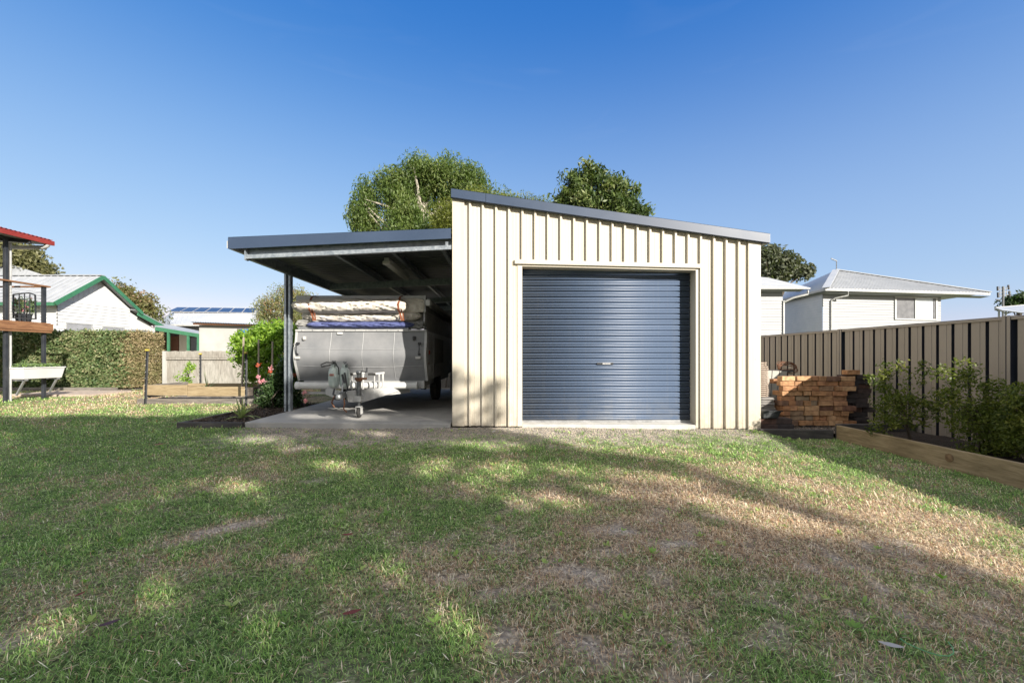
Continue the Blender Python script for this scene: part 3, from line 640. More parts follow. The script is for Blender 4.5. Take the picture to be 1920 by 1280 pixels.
mb = MB(); mb.hexa([(cx0+.1,14.36,2.3),(cx1,14.36,2.42),(cx1,14.39,2.42),(cx0+.1,14.39,2.3)], [(cx0+.1,14.36,cz(cx0)-.05),(cx1,14.36,cz(cx1)-.06),(cx1,14.39,cz(cx1)-.06),(cx0+.1,14.39,cz(cx0)-.05)]); build('rear_gap_cover', mb, 'galv_dark', cp)  # added dark sheet, closes the bright sky gap under the roof end
def cpost(x, y, zt):
    mb = MB(); w = .055
    mb.box(x-w, x-w+.004, y-.05, y+.05, .036, zt); mb.box(x-w+.004, x+w-.004, y+.046, y+.05, .036, zt); mb.box(x+w-.004, x+w, y-.05, y+.05, .036, zt)
    mb.box(x-w+.004, x-.02, y-.05, y-.046, .036, zt); mb.box(x+.02, x+w-.004, y-.05, y-.046, .036, zt)
    p = build('post', mb, 'galv', cp)
    for sx in (-.04, .04):
        for z in (.09, .15, zt-.2): screw(x+sx, y-.062, z, p, 'dark_steel', .009, 'bolt')
cpost(XU(541, 7.7), 7.7, bz(ex)+.02); cpost(-3.80, 12.1, bz(ex)+.0)
# light
lt = thing('ceiling_light', 'long dusty fluorescent batten light fixed under the carport roof', 'light', P(722, 492, 7.0))
mb = MB(); x, z = XU(725, 7.0), ZV(489, 7.0); mb.box(x-.04, x+.04, 6.98, 8.45, z-.005, z+.05); build('housing', mb, 'white_steel', lt, bevel=.008)
mb = MB(); mb.box(x-.055, x+.055, 7.0, 8.43, z-.06, z-.006); build('diffuser', mb, 'diffuser', lt, bevel=.02)
mb = MB(); mb.box(x-.06, x+.06, 6.96, 6.998, z-.065, z+.0); build('end_cap', mb, 'diffuser', lt, bevel=.012)

# ------------------------------------------------------------------ camper trailer
YC = 7.6
cam_ = thing('camper_trailer', 'folded grey pop-up camper trailer parked nose out under the carport', 'camper trailer', (-2.5, 8.8, .036))
def CX_(u): return XU(u, YC)
def CZ_(v): return ZV(v, YC)
bl, br = CX_(557), CX_(798); zt_, zk, zb_ = CZ_(621), CZ_(668), CZ_(714)
prof_f = [(zb_, .10), (zb_+.12, .03), (zk-.1, -.07), (zk+.03, -.10), (zt_-.2, -.03), (zt_, .0)]
mb = MB(); A = []; B = []
nx = 24
V_ = []; 
rngc = np.random.default_rng(2)
rows = []
N = 22
def prof_at(z):
    for (z0,y0),(z1,y1) in zip(prof_f, prof_f[1:]):
        if z0-1e-6 <= z <= z1+1e-6: return y0+(y1-y0)*(z-z0)/(z1-z0)
    return 0
def pf_s(z): return sum(prof_at(min(max(z+d, zb_), zt_)) for d in (-.07,-.035,0,.035,.07))/5
vs = []; fs = []
for i in range(N+1):
    z = zb_+(zt_-zb_)*i/N
    for j in range(nx+1):
        x = bl+(br-bl)*j/nx; q = j/nx
        bulge = -.025*math.sin(math.pi*q)*math.sin(math.pi*i/N)
        seam = 0
        vs.append((x, YC+pf_s(z)+bulge-seam, z))
for i in range(N):
    for j in range(nx): a = i*(nx+1)+j; fs.append((a, a+1, a+nx+2, a+nx+1))
mb.add(vs, fs); mb.smooth = True
fp = build('front_panel', mb, 'cam_grey', cam_)
YE = 11.9
mb = MB(); mb.box(bl+.02, br-.012, YC+.13, YE, zb_+.01, zt_-.005); build('body', mb, 'cam_side', cam_)
# light seams of the vinyl front
def seam_pts(f): return [(bl+(br-bl)*q, YC+pf_s(z)-.027*math.sin(math.pi*q)*math.sin(math.pi*(z-zb_)/(zt_-zb_))-.003, z) for q, z in f]
for q in (.27, .52, .76): mb = MB(); mb.tube(seam_pts([(q, zb_+.02+(zt_-zb_-.04)*i/20) for i in range(21)]), .0045, 5); build('seam', mb, 'cam_seam', fp)
for k in (.31, .66): mb = MB(); mb.tube(seam_pts([(.02+.96*i/24, zb_+(zt_-zb_)*k-.03*math.sin(math.pi*i/24)) for i in range(25)]), .0045, 5); build('seam', mb, 'cam_seam', fp)
for i in range(12): screw(bl+.1+(br-bl-.2)*i/11, YC-.036, zt_+.015, cam_, 'dark_steel', .007, 'rivet')
# white edge trims following the profile
for sx, x in ((-1, bl), (1, br)):
    mb = MB(); A = []; 
    zz = [zb_+(zt_-zb_)*i/20 for i in range(21)]
    pts = [(x+sx*.004, YC+pf_s(z)-.006, z) for z in zz]
    for p, q in zip(pts, pts[1:]): mb.hexa([(p[0]-.02,p[1],p[2]),(p[0]+.02,p[1],p[2]),(p[0]+.02,YC+.15,p[2]),(p[0]-.02,YC+.15,p[2])], [(q[0]-.02,q[1],q[2]),(q[0]+.02,q[1],q[2]),(q[0]+.02,YC+.15,q[2]),(q[0]-.02,YC+.15,q[2])])
    build('edge_trim', mb, 'white_steel', cam_)
mb = MB(); mb.box(bl-.02, br+.02, YC-.03, YC+.12, zt_, zt_+.03); build('top_rail', mb, 'white_steel', cam_, bevel=.005)
mb = MB(); mb.box(bl+.03, br-.3, YC-.02, YC+.2, zt_+.032, zt_+.065); mb.box(bl+.03, br-.02, YC-.0, YC+.2, zt_+.067, zt_+.09); build('bed_rail', mb, 'alum', cam_, bevel=.004)
# side panels on the right side with trims and stickers
mb = MB()
for i in range(9): z = zb_+.06+i*.095; mb.box(br-.010, br-.004, YC+.17, YE-.02, z, z+.082)
build('side_panel', mb, 'cam_side', cam_)
for y0__, y1__ in ((.18,.26),(.8,.84)): mb = MB(); mb.box(br-.002, br+.006, YC+y0__, YC+y1__, zb_+.0, zt_); build('side_trim', mb, 'white_steel', cam_)
mb = MB(); mb.box(br-.002, br+.02, YC+.3, YC+.38, CZ_(664), CZ_(656)); build('side_marker_light', mb, 'red_lens', cam_, bevel=.005)
mb = MB()
for i in range(4): mb.prism([(br-.001, YC+.32+i*.12, CZ_(705)), (br-.001, YC+.36+i*.12, CZ_(705)), (br-.001, YC+.42+i*.12, CZ_(684)), (br-.001, YC+.38+i*.12, CZ_(684))], (.002,0,0))
build('side_stripes', mb, 'white_print', cam_)
mb = MB(); mb.prism([(br-.001, YC+.3, CZ_(684)), (br-.001, YC+.36, CZ_(684)), (br-.001, YC+.36, CZ_(679)), (br-.001, YC+.3, CZ_(681))], (.003,0,0)); build('side_sticker', mb, 'strap', cam_)
# dark hatch on right side
mb = MB(); mb.box(br-.004, br+.002, YC+1.0, YC+2.2, zb_+.3, zt_-.08); build('side_hatch', mb, 'canvas_grey', cam_)
# handles, vents, reflectors
def handle(u):
    mb = MB(); x = CX_(u); z0, z1 = CZ_(664), CZ_(644); y = YC-.10
    mb.tube([(x,y+.02,z0),(x,y-.03,z0+.03),(x+.008,y-.045,(z0+z1)/2),(x,y-.03,z1-.03),(x,y+.04,z1)], .009, 8)
    mb.box(x-.022, x+.022, y-.005, y+.045, z0-.02, z0+.012); mb.box(x-.022, x+.022, y+.0, y+.06, z1-.012, z1+.02); build('handle', mb, 'black_metal', cam_)
handle(562); handle(788)
for u, c in ((573, 'reflector'), (777.5, 'black_metal')):
    mb = MB(); x = CX_(u); z = CZ_(634); mb.box(x-.025, x+.022, YC-.075, YC+.02, z-.035, z+.035); build('vent', mb, c, cam_, bevel=.015)
for u in (562.5, 786):
    mb = MB(); x = CX_(u); z = CZ_(670.5); mb.box(x-.045, x+.045, YC-.115, YC, z-.02, z+.02); build('reflector', mb, 'reflector', cam_, bevel=.004)
mb = MB(); mb.box(CX_(634), CX_(643), YC-.04, YC+.02, CZ_(626.5), CZ_(623)); build('number_label', mb, 'white_print', cam_)
# roof
rl, rr = CX_(554), CX_(797); rzb, rzt = CZ_(585), CZ_(555)
mb = MB(); mb.box(rl+.02, rr-.01, YC+.05, YE, rzb+.02, rzt); build('roof', mb, 'canvas_grey', cam_, bevel=.02)
mb = MB(); mb.box(rl, rr, YC+.01, YC+.048, rzt-.07, rzt+.012); mb.box(rl, rl+.018, YC+.05, YE, rzt-.05, rzt+.012); build('roof_edge', mb, 'cam_side', cam_, bevel=.006)
mb = MB(); mb.box(rr-.02, rr+.01, YC-.01, YC+.05, rzb, rzt+.01); build('roof_corner', mb, 'cam_side', cam_)
# canvas sheet at right part of the front (grey, softly draped)
def drape(u0, u1, v0, v1, Y, mat, name, amp=.015, seed=1, sag=0, r=.06, nx=110, nz=16, wr=1.0):
    """a rolled / bulging fabric bundle between pixel bounds; half-round section"""
    mb = MB(); vs = []; fs = []
    x0, x1, zt2, zb2 = XU(u0, Y), XU(u1, Y), ZV(v0, Y), ZV(v1, Y)
    for j in range(nx+1):
        q = j/nx; x = x0+(x1-x0)*q; e = min(1, (min(q, 1-q)*14+.02))**.5
        c = (zt2+zb2)/2-sag*math.sin(math.pi*q); hh = (zt2-zb2)/2*e*(1+.06*math.sin(q*9+seed))
        for i in range(nz+1):
            a = -math.pi/2+math.pi*i/nz
            w_ = (fbm(np.array([x*3+math.sin(a)*1.1*wr]), np.array([a*1.2+x*1.5]), 2.2, seed, 3)[0]-.5)*2
            w2 = math.sin((x*13+math.sin(a)*4*wr+seed)+5*w_)*.6+math.sin((x*37-math.sin(a)*6*wr)+4*w_)*.3
            rr_ = r*e*(1)+amp*(w_+w2)*max(.15, math.cos(a))
            vs.append((x, Y-math.cos(a)*rr_, c+math.sin(a)*hh+amp*.4*w_))
    for j in range(nx):
        for i in range(nz): a = j*(nz+1)+i; fs.append((a, a+nz+1, a+nz+2, a+1))
    # close the back
    for j in range(nx): fs.append((j*(nz+1), j*(nz+1)+nz, (j+1)*(nz+1)+nz, (j+1)*(nz+1)))
    mb.add(vs, fs); mb.smooth = True; return build(name, mb, mat, cam_)
drape(548, 766, 560, 587, YC-.04, 'canvas', 'canvas_roll', amp=.026, seed=4, r=.17)
drape(745, 798, 559, 586, YC+.01, 'canvas', 'canvas_cover', amp=.016, seed=9, r=.05, nx=20)
drape(566, 790, 582, 601, YC+.08, 'canvas', 'canvas_skirt', amp=.02, seed=12, r=.11, sag=.035)
mb = MB(); mb.box(bl+.05, br-.05, YC+.16, YC+.2, zt_+.09, rzb+.05); mb.box(br-.06, br-.03, YC+.2, YE, zt_, rzb+.05); build('inner_tent_wall', mb, 'canvas_grey', cam_)
drape(575, 778, 603, 615.5, YC+.01, 'blue_fabric', 'mattress_cover', amp=.016, seed=21, r=.11, sag=.005)
drape(556, 600, 600, 616, YC+.06, 'canvas_grey', 'folded_tent', amp=.03, seed=31, r=.08, nx=20)
drape(762, 797, 602, 617, YC+.06, 'canvas_grey', 'folded_tent', amp=.03, seed=33, r=.08, nx=20)
for u in (590, 753):
    mb = MB(); x = CX_(u); y = YC
    pts = [(x+.012, y+.05, rzt+.014), (x+.0, y-.11, rzt-.03), (x-.012, y-.205, CZ_(573)), (x-.008, y-.20, CZ_(582)), (x+.0, y-.12, CZ_(588)), (x+.03, y-.1, CZ_(602))]
    for p, q in zip(pts, pts[1:]): mb.bar(p, q, .035, .006, up=(0,-1,.2))
    for p, q in zip(pts[3:], pts[4:]): mb.bar(Vector(p)+Vector((.05,0,0)), Vector(q)+Vector((.03,0,0)), .025, .006, up=(0,-1,.2))
    st = build('strap', mb, 'strap', cam_)
for u in (565.5, 794.5):
    mb = MB(); x = CX_(u); mb.tube([(x, YC+.06, zt_+.02), (x, YC+.06, rzb+.02)], .012, 8); build('roof_support', mb, 'alum', cam_)
# awning on the right of the roof
mb = MB(); x = CX_(803); z = CZ_(567); n = 14
pr = [(x+.062*math.cos(2*math.pi*i/n), YC+.02, z+.062*math.sin(2*math.pi*i/n)) for i in range(n)]
mb.prism(pr, (0, YE-YC-.1, 0)); mb.smooth = True
for k in range(5): mb.box(x+.045-.01*k, x+.058-.008*k, YC+.03, YE-.1, z-.035-.012*k, z-.030-.012*k)
aw = build('awning', mb, 'canvas_grey', cam_)
mb = MB(); mb.box(x-.045, x+.04, YC-.02, YC+.018, z-.06, z+.06); build('end_cap', mb, 'pvc', aw, bevel=.025)
# pvc tube
mb = MB(); y = YC-.06; z = CZ_(722); mb.tube([(CX_(560), y, z), (CX_(783), y, z)], .062, 20)
pv = build('storage_tube', mb, 'pvc', cam_)
for u0, u1 in ((558.5, 566), (779, 784)): mb = MB(); mb.tube([(CX_(u0), y, z), (CX_(u1), y, z)], .068, 20); build('tube_cap', mb, 'pvc', pv)
# chassis
zc = CZ_(733)
mb = MB(); mb.box(bl+.15, bl+.2, YC+.1, YE, zb_-.14, zb_+.0); mb.box(br-.2, br-.15, YC+.1, YE, zb_-.14, zb_+.0); mb.box(bl+.1, br-.02, YC+.05, YC+.11, zb_-.12, zb_-.0)
mb.box(br-.08, br-.02, YC-.02, YC+.3, zb_-.13, zb_+.005)
mb.box(bl+.1, CX_(622), YC-.04, YC+.01, CZ_(738), CZ_(734))
build('chassis', mb, 'cam_side', cam_)
CXm = (bl+br)/2; yc = 6.72; zd = .40
mb = MB()
for sx in (-1, 1):
    a = Vector((CXm+sx*.05, yc+.05, zd)); b = Vector((CXm+sx*.80, YC+.25, zd+.02)); mb.bar(a, b, .05, .13)
mb.prism([(CXm+.07, yc+.05, .30), (CXm+.22, yc+.22, .27), (CXm+.68, YC+.0, .40), (CXm+.72, YC+.05, .44), (CXm+.62, YC-.1, .49), (CXm+.04, yc+.03, .48)], (.0,-.006,0))
build('drawbar', mb, 'white_steel', cam_, bevel=.004)
mb = MB(); mb.bar((CXm, yc+.12, zd+.02), (CXm, yc-.16, zd-.0), .09, .08); mb.lathe((CXm, yc-.16, zd-.05), [(.02,0),(.045,.02),(.05,.06),(.03,.09)], 'z', 14); mb.bar((CXm, yc-.02, zd+.05), (CXm-.03, yc+.08, zd+.28), .02, .03)
cpl = build('coupling', mb, 'dark_steel', cam_)
mb = MB(); pts = [(CXm+.02, yc, zd-.03), (CXm+.05, yc-.05, zd-.12), (CXm+.03, yc-.04, zd-.2), (CXm+.08, yc-.04, zd-.25)]; mb.tube(pts, .012, 6); mb.tube([(CXm-.12, yc-.02, zd), (CXm-.16, yc-.03, zd-.1), (CXm-.12, yc-.02, zd-.18)], .013, 6); build('safety_chain', mb, 'rust', cpl)
mb = MB(); mb.tube([(CXm+.02, yc+.06, zd+.02), (CXm+.07, yc+.02, zd+.12), (CXm+.05, yc, zd+.26), (CXm+.02, yc+.03, zd+.36)], .014, 7); mb.bar((CXm+.0, yc-.02, zd+.34), (CXm+.04, yc-.02, zd+.2), .02, .03); build('brake_lever', mb, 'black_metal', cpl)
mb = MB(); mb.lathe((CXm-.09, yc+.02, zd-.02), [(.0,-.05),(.045,-.05),(.05,0),(.045,.06),(.0,.06)], 'y', 14); mb.tube([(CXm-.1, yc+.02, zd), (CXm-.17, yc+.05, zd+.02), (CXm-.17, yc+.1, zd+.1)], .016, 7); build('plug_cable', mb, 'black_metal', cpl)
# jockey wheel
jx, jy = -2.335, 6.87
jb = .036
mb = MB(); mb.tube([(jx, jy, jb+.15), (jx, jy, jb+.36)], .024, 12); mb.tube([(jx, jy, jb+.34), (jx, jy, jb+.70)], .034, 12); mb.lathe((jx, jy, jb+.69), [(.034,0),(.045,.02),(.045,.05),(.03,.07),(0,.07)], 'z', 14)
jk = build('jockey_wheel', mb, 'dark_steel', cam_)
mb = MB(); mb.lathe((jx-.028, jy+.02, jb+.085), [(.045,0),(.078,.006),(.085,.018),(.085,.038),(.078,.05),(.045,.056)], 'x', 26); build('tyre', mb, 'rubber', jk)
mb = MB(); mb.lathe((jx-.031, jy+.02, jb+.085), [(.0,0),(.05,0),(.05,.062),(.0,.062)], 'x', 20); build('rim', mb, 'alum', jk)
mb = MB()
for s in (-1, 1): mb.hexa([(jx+s*.040-.003,jy-.03,jb+.06),(jx+s*.040+.003,jy-.03,jb+.06),(jx+s*.040+.003,jy+.07,jb+.06),(jx+s*.040-.003,jy+.07,jb+.06)], [(jx+s*.040-.003,jy-.045,jb+.17),(jx+s*.040+.003,jy-.045,jb+.17),(jx+s*.040+.003,jy+.05,jb+.18),(jx+s*.040-.003,jy+.05,jb+.18)])
mb.box(jx-.043, jx+.043, jy-.045, jy+.05, jb+.17, jb+.185); build('fork', mb, 'white_steel', jk)
mb = MB(); mb.tube([(jx, jy, jb+.75), (jx+.03, jy, jb+.745), (jx+.125, jy-.01, jb+.735)], .009, 7); mb.tube([(jx+.125, jy-.01, jb+.73), (jx+.13, jy-.01, jb+.81)], .014, 8); build('crank_handle', mb, 'black_metal', jk)
mb = MB(); mb.lathe((jx, jy, jb+.585), [(.05,0),(.055,.015),(.05,.06)], 'z', 14); mb.box(jx-.06, jx+.12, jy-.03, jy+.03, jb+.61, jb+.645); build('clamp', mb, 'rust', jk)
mb = MB(); mb.box(jx-.07, jx+.045, jy-.04, jy+.05, jb+.26, jb+.35); mb.tube([(jx+.04, jy-.04, jb+.29), (jx+.12, jy-.05, jb+.30), (jx+.07, jy-.05, jb+.40)], .008, 6); build('clamp', mb, 'white_steel', jk, bevel=.006)
# carrier frames on the drawbar
for ox, wd_, yy in ((XU(660, 7.2), .17, 7.2), (XU(702, 7.3), .13, 7.3)):
    mb = MB(); z0, z1 = .46, ZV(701, yy)
    mb.tube([(ox, yy, z0), (ox, yy, z1)], .012, 7); mb.tube([(ox+wd_, yy+.05, z0), (ox+wd_, yy+.05, z1)], .018, 7)
    mb.bar((ox-.06, yy-.01, z1), (ox+wd_+.03, yy+.05, z1+.02), .03, .03); mb.bar((ox+wd_*.6, yy+.02, z0), (ox+wd_*.6, yy+.02, z1), .025, .02)
    fr = build('carrier_frame', mb, 'white_steel', cam_)
    mb = MB(); mb.box(ox-.1, ox+.02, yy-.03, yy+.01, z1-.022, z1+.018); build('frame_pad', mb, 'rubber', fr)
mb = MB(); mb.box(XU(628,7.25), XU(647.5,7.25), 7.25, 7.27, ZV(700,7.25), ZV(677,7.25)); build('bottle_bracket', mb, 'white_steel', cam_)
# road wheels
for x in (br-.16, bl+.16):
    mb = MB(); mb.lathe((x-.09, 9.7, .036+.31), [(.19,0),(.27,.004),(.31,.03),(.31,.15),(.27,.176),(.19,.18)], 'x', 30); wh = build('wheel', mb, 'rubber', cam_)
    mb = MB(); mb.lathe((x-.07, 9.7, .036+.31), [(.0,0),(.188,0),(.188,.14),(0,.14)], 'x', 24); build('rim', mb, 'white_steel', wh)
mb = MB(); mb.prism([(br-.10, YC+.12, zb_-.01), (br-.10, YC+.75, zb_-.01), (br-.10, YC+.6, zb_-.2), (br-.10, YC+.2, zb_-.16)], (-.02,0,0)); build('mudguard', mb, 'rubber', cam_)
# gas bottles
def gas(x, y, zb2, label):
    t = thing('gas_bottle', label, 'gas bottle', (x, y, zb2), 'gas bottles on the camper drawbar')
    mb = MB(); mb.lathe((x, y, zb2), [(0,0),(.04,.005),(.07,.03),(.082,.07),(.083,.165),(.087,.167),(.087,.182),(.083,.184),(.083,.26),(.072,.31),(.045,.34),(0,.35)], 'z', 28); build('tank', mb, 'gas_paint', t)
    mb = MB(); mb.tube([(x, y, zb2+.36), (x, y, zb2+.43)], .014, 10); mb.tube([(x-.03, y, zb2+.435), (x+.03, y, zb2+.435)], .011, 8); mb.tube([(x, y, zb2+.40), (x+.05, y-.01, zb2+.40)], .01, 8); build('valve', mb, 'dark_steel', t)
    mb = MB()
    for i in range(16):
        a0 = math.pi*(.15+1.5*i/16); a1 = math.pi*(.15+1.5*(i+1)/16)
        mb.hexa([(x+.045*math.cos(a0), y+.045*math.sin(a0), zb2+.34), (x+.045*math.cos(a1), y+.045*math.sin(a1), zb2+.34), (x+.041*math.cos(a1), y+.041*math.sin(a1), zb2+.34), (x+.041*math.cos(a0), y+.041*math.sin(a0), zb2+.34)],
                [(x+.045*math.cos(a0), y+.045*math.sin(a0), zb2+.40), (x+.045*math.cos(a1), y+.045*math.sin(a1), zb2+.40), (x+.041*math.cos(a1), y+.041*math.sin(a1), zb2+.40), (x+.041*math.cos(a0), y+.041*math.sin(a0), zb2+.40)])
    build('collar', mb, 'gas_paint', t); return t
g1 = gas(XU(626, 7.0), 7.0, ZV(727, 7.0), 'pale green gas bottle with faded red print, left of the pair')
mb = MB()
for i in range(4): mb.box(g1.location.x-.036+i*.018, g1.location.x-.025+i*.018, 6.905+.003*abs(i-1.5), 6.93, g1.location.z+.20, g1.location.z+.235)
build('print', mb, 'red_print', g1)
g2 = gas(XU(646.5, 7.05), 7.05, ZV(728, 7.05), 'pale green gas bottle without print, behind the coupling')
t = MB(); b0 = g1.location; t.tube([b0+Vector((.04,-.01,.41)), b0+Vector((-.10,-.06,.42)), b0+Vector((-.19,-.06,.38)), b0+Vector((-.17,-.08,.35)), b0+Vector((-.05,-.08,.37)), b0+Vector((.06,-.09,.41)), b0+Vector((.11,-.09,.33)), b0+Vector((.12,-.1,.22))], .009, 8)
tag(build('gas_hose', t, 'rubber', origin=b0), 'black looping rubber hose joining the two gas bottles', 'hose')
# things behind the camper, at the back of the carport
mb = MB(); mb.box(-1.55, -.86, 12.3, 12.34, .0, 1.75); 
tag(build('wall_panel', mb, 'canvas_grey', origin=(-1.2, 12.3, 0)), 'grey sheet panel standing at the back of the carport', 'panel')
t = thing('step_ladder', 'narrow metal ladder leaning at the back of the carport behind the camper', 'ladder', (-1.2, 11.4, .03))
mb = MB(); mb.bar((-1.28, 11.3, .03), (-1.24, 11.7, 1.55), .03, .05); mb.bar((-1.02, 11.3, .03), (-1.0, 11.7, 1.55), .03, .05); build('rail', mb, 'alum', t)
mb = MB()
for i in range(6): k = i/6+.08; mb.bar((-1.27+.03*k, 11.3+.4*k, .03+1.52*k), (-1.01, 11.3+.4*k, .03+1.52*k), .05, .02)
build('rung', mb, 'alum', t)

# ------------------------------------------------------------------ steel fence at right
FX = 5.97; fzt, fzb = EYE+.0776*FX, -.235
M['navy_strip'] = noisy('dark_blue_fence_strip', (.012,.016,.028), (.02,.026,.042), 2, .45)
fe = thing('steel_fence', 'tan ribbed steel panel fence along the right boundary', 'fence', (FX, 6.5, fzb))
posts = [-7.5, -4.98, -2.48, .03, 2.54, 5.05, 7.56, 10.06, 12.56, 15.06]
for k, (ya, yb) in enumerate(zip(posts, posts[1:])):
    A = []; B = []; y = ya+.045; L = yb-ya-.09; npn = 12; pr_ = L/npn
    for i in range(npn):
        for dy, h in ((.0,0),(.052,0),(.056,-.005),(.108,-.005),(.112,0),(.158,0),(.162,.045),(.198,.045),(.200,0)):
            A.append((FX+h, y+i*pr_+dy/.206*pr_, fzb+.02)); B.append((FX+h, y+i*pr_+dy/.206*pr_, fzt-.03))
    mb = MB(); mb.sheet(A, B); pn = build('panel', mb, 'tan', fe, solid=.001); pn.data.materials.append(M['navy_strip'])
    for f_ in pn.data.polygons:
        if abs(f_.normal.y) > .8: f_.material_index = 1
    mb = MB(); mb.box(FX-.022, FX+.062, ya+.035, yb-.035, fzt-.04, fzt-.004); mb.box(FX-.014, FX+.054, ya+.035, yb-.035, fzt-.004, fzt+.006); build('top_rail', mb, 'tan', fe, bevel=.006)
    mb = MB(); mb.box(FX-.022, FX+.062, ya+.035, yb-.035, fzb-.02, fzb+.045); build('bottom_rail', mb, 'tan', fe, bevel=.005)
for yy in posts:
    mb = MB(); mb.box(FX-.03, FX+.07, yy-.044, yy-.004, fzb-.02, fzt+.012); mb.box(FX-.03, FX+.07, yy+.004, yy+.044, fzb-.02, fzt+.012); mb.box(FX-.02, FX+.06, yy-.004, yy+.004, fzb-.02, fzt+.005)
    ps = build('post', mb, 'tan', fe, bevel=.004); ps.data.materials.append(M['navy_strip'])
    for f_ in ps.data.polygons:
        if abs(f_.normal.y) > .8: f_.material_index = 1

# ------------------------------------------------------------------ right side beds, bricks
SXX = 4.75; g_ = gz(SXX, 4)
t = MB(); t.hexa([(SXX-.0,-2,-.25),(SXX+.055,-2,-.25),(SXX+.055,6.1,-.25),(SXX,6.1,-.25)], [(SXX,-2,EYE-.99),(SXX+.055,-2,EYE-.99),(SXX+.055,6.1,EYE-.99),(SXX,6.1,EYE-.99)])
ps_ = build('pine_sleeper', t, 'pine_y', origin=(SXX, 3.5, -.2), bevel=.006); tag(ps_, 'long pale pine sleeper with a knot edging the right garden bed', 'sleeper')
ko = MB()
for (yk, zk2, rk) in ((4.55, -.055, .045), (3.35, -.06, .035)):
    ko.lathe((SXX-.004, yk, zk2), [(rk,0),(rk*.8,-.003)], 'x', 20); ko.lathe((SXX-.006, yk, zk2), [(rk*.55,0),(rk*.4,-.003)], 'x', 16)
M['knot'] = noisy('timber_knot', (.10,.06,.03), (.22,.14,.07), 30, .8, bump=.5)
kn = build('knot', ko, 'knot', ps_)
t = MB(); t.hexa([(XU(1424,6.25),6.22,-.3),(SXX-.02,6.12,-.3),(SXX-.02,6.18,-.3),(XU(1424,6.25),6.28,-.3)], [(XU(1424,6.25),6.22,ZV(804,6.25)),(SXX-.02,6.12,ZV(805,6.15)),(SXX-.02,6.18,ZV(805,6.15)),(XU(1424,6.25),6.28,ZV(804,6.25))])
tag(build('dark_sleeper', t, 'darkwood_x', origin=(4.2, 6.2, -.2), bevel=.006), 'dark stained sleeper between shed corner and pine sleeper', 'sleeper')
t = MB(); t.box(SXX+.06, FX-.03, 6.14, 6.2, -.25, EYE-.985); tag(build('dark_sleeper', t, 'darkwood_x', origin=(5.3, 6.17, -.2), bevel=.006), 'dark sleeper end board behind the bush in the right bed', 'sleeper')
t = MB(); A = []; n = 30
for i in range(n+1):
    for j in range(41):
        x = SXX+.05+(FX-.03-SXX-.05)*i/n; y = .8+5.35*j/40; A.append((x, y, -.06+.05*(fbm(np.array([x]),np.array([y]),3,8)[0]-.5)*2))
fs = [(i*41+j, (i+1)*41+j, (i+1)*41+j+1, i*41+j+1) for i in range(n) for j in range(40)]
t.add(A, fs); tag(build('garden_soil', t, 'mulch'), 'dark mulch soil in the bed along the steel fence', 'soil', kind='structure')
t = MB(); t.add([(3.85,6.22,-.10),(FX,6.2,-.10),(FX,13,-.08),(3.85,13,-.08)], [(0,1,2,3)]); tag(build('mulch_ground', t, 'mulch_grey'), 'grey mulch ground around the brick pile', 'mulch', kind='structure')
# bits of bark mulch
rng = np.random.default_rng(9); n = 2600
C = np.stack([rng.uniform(3.9, 5.9, n), rng.uniform(6.25, 7.6, n), rng.uniform(-.10, -.075, n)], 1)
leafo = leaf_quads(C, .035, asp=.4); tag(npmesh('bark_chips', leafo[0], leafo[1], 4, leafmat('bark_chip', [(.08,.06,.045), (.2,.16,.13), (.34,.29,.25)], 0, .9), None, leafo[2]), 'dry bark chips in front of the brick pile', 'mulch', kind='stuff')

def brick_mesh(name, mat, sx, sy, sz, seed):
    r = random.Random(seed); me = bpy.data.meshes.new(name); mb = MB()
    j = lambda: r.uniform(-.0025, .0025)
    b = [(-sx/2+j(),-sy/2+j(),j()),(sx/2+j(),-sy/2+j(),j()),(sx/2+j(),sy/2+j(),j()),(-sx/2+j(),sy/2+j(),j())]; t = [(p[0]+j(),p[1]+j(),sz+j()) for p in b]
    mb.hexa(b, t); o = build(name, mb, mat, bevel=.006); return o
bproto = [brick_mesh('brick', 'brick', .218, .108, .073, s) for s in range(3)]
bdark = [brick_mesh('brick', 'brick_dark', .225, .108, .073, s+11) for s in range(2)]
bhead = [brick_mesh('brick', 'brick', .108, .225, .073, s+5) for s in range(2)]
used = set()
def putbrick(protos, x, y, z, rz, label, group):
    p = random.choice(protos)
    if id(p) in used: o = p.copy(); COL.objects.link(o)
    else: used.add(id(p)); o = p
    o.location = (x, y, z); o.rotation_euler = (0, 0, rz); tag(o, label, 'brick', group); return o
BY = 6.78
base_z = -.10
x_left = XU(1462, BY)
G = 'salvaged bricks in the pile'
for row in range(10):
    z = base_z+.03+row*.078
    y = BY+.01*math.sin(row*1.7)
    x = x_left+(.0 if row > 1 else .03)+random.uniform(-.012,.012)
    xe = XU(1578 if row < 10 else 1540, BY)+random.uniform(-.02,.05)
    while x < xe:
        hd = random.random() < .5
        L = .108 if hd else .225
        zz = z+.004*math.sin(x*3)
        putbrick(bhead if hd else bproto, x+L/2, y+random.uniform(-.022,.022)+(.06 if hd else 0), zz, random.gauss(0,.045), 'loose orange brick in the front face of the stacked brick pile', G)
        x += L+random.uniform(.005,.014)
# inner row to fill the pile's depth (top seen)
for row in (9,):
    x = x_left+.03
    while x < XU(1570, BY): putbrick(bproto, x+.11, BY+.26, base_z+row*.0755, random.gauss(0,.03), 'loose orange brick at the back of the brick pile top', 'salvaged bricks at the pile back'); x += .235
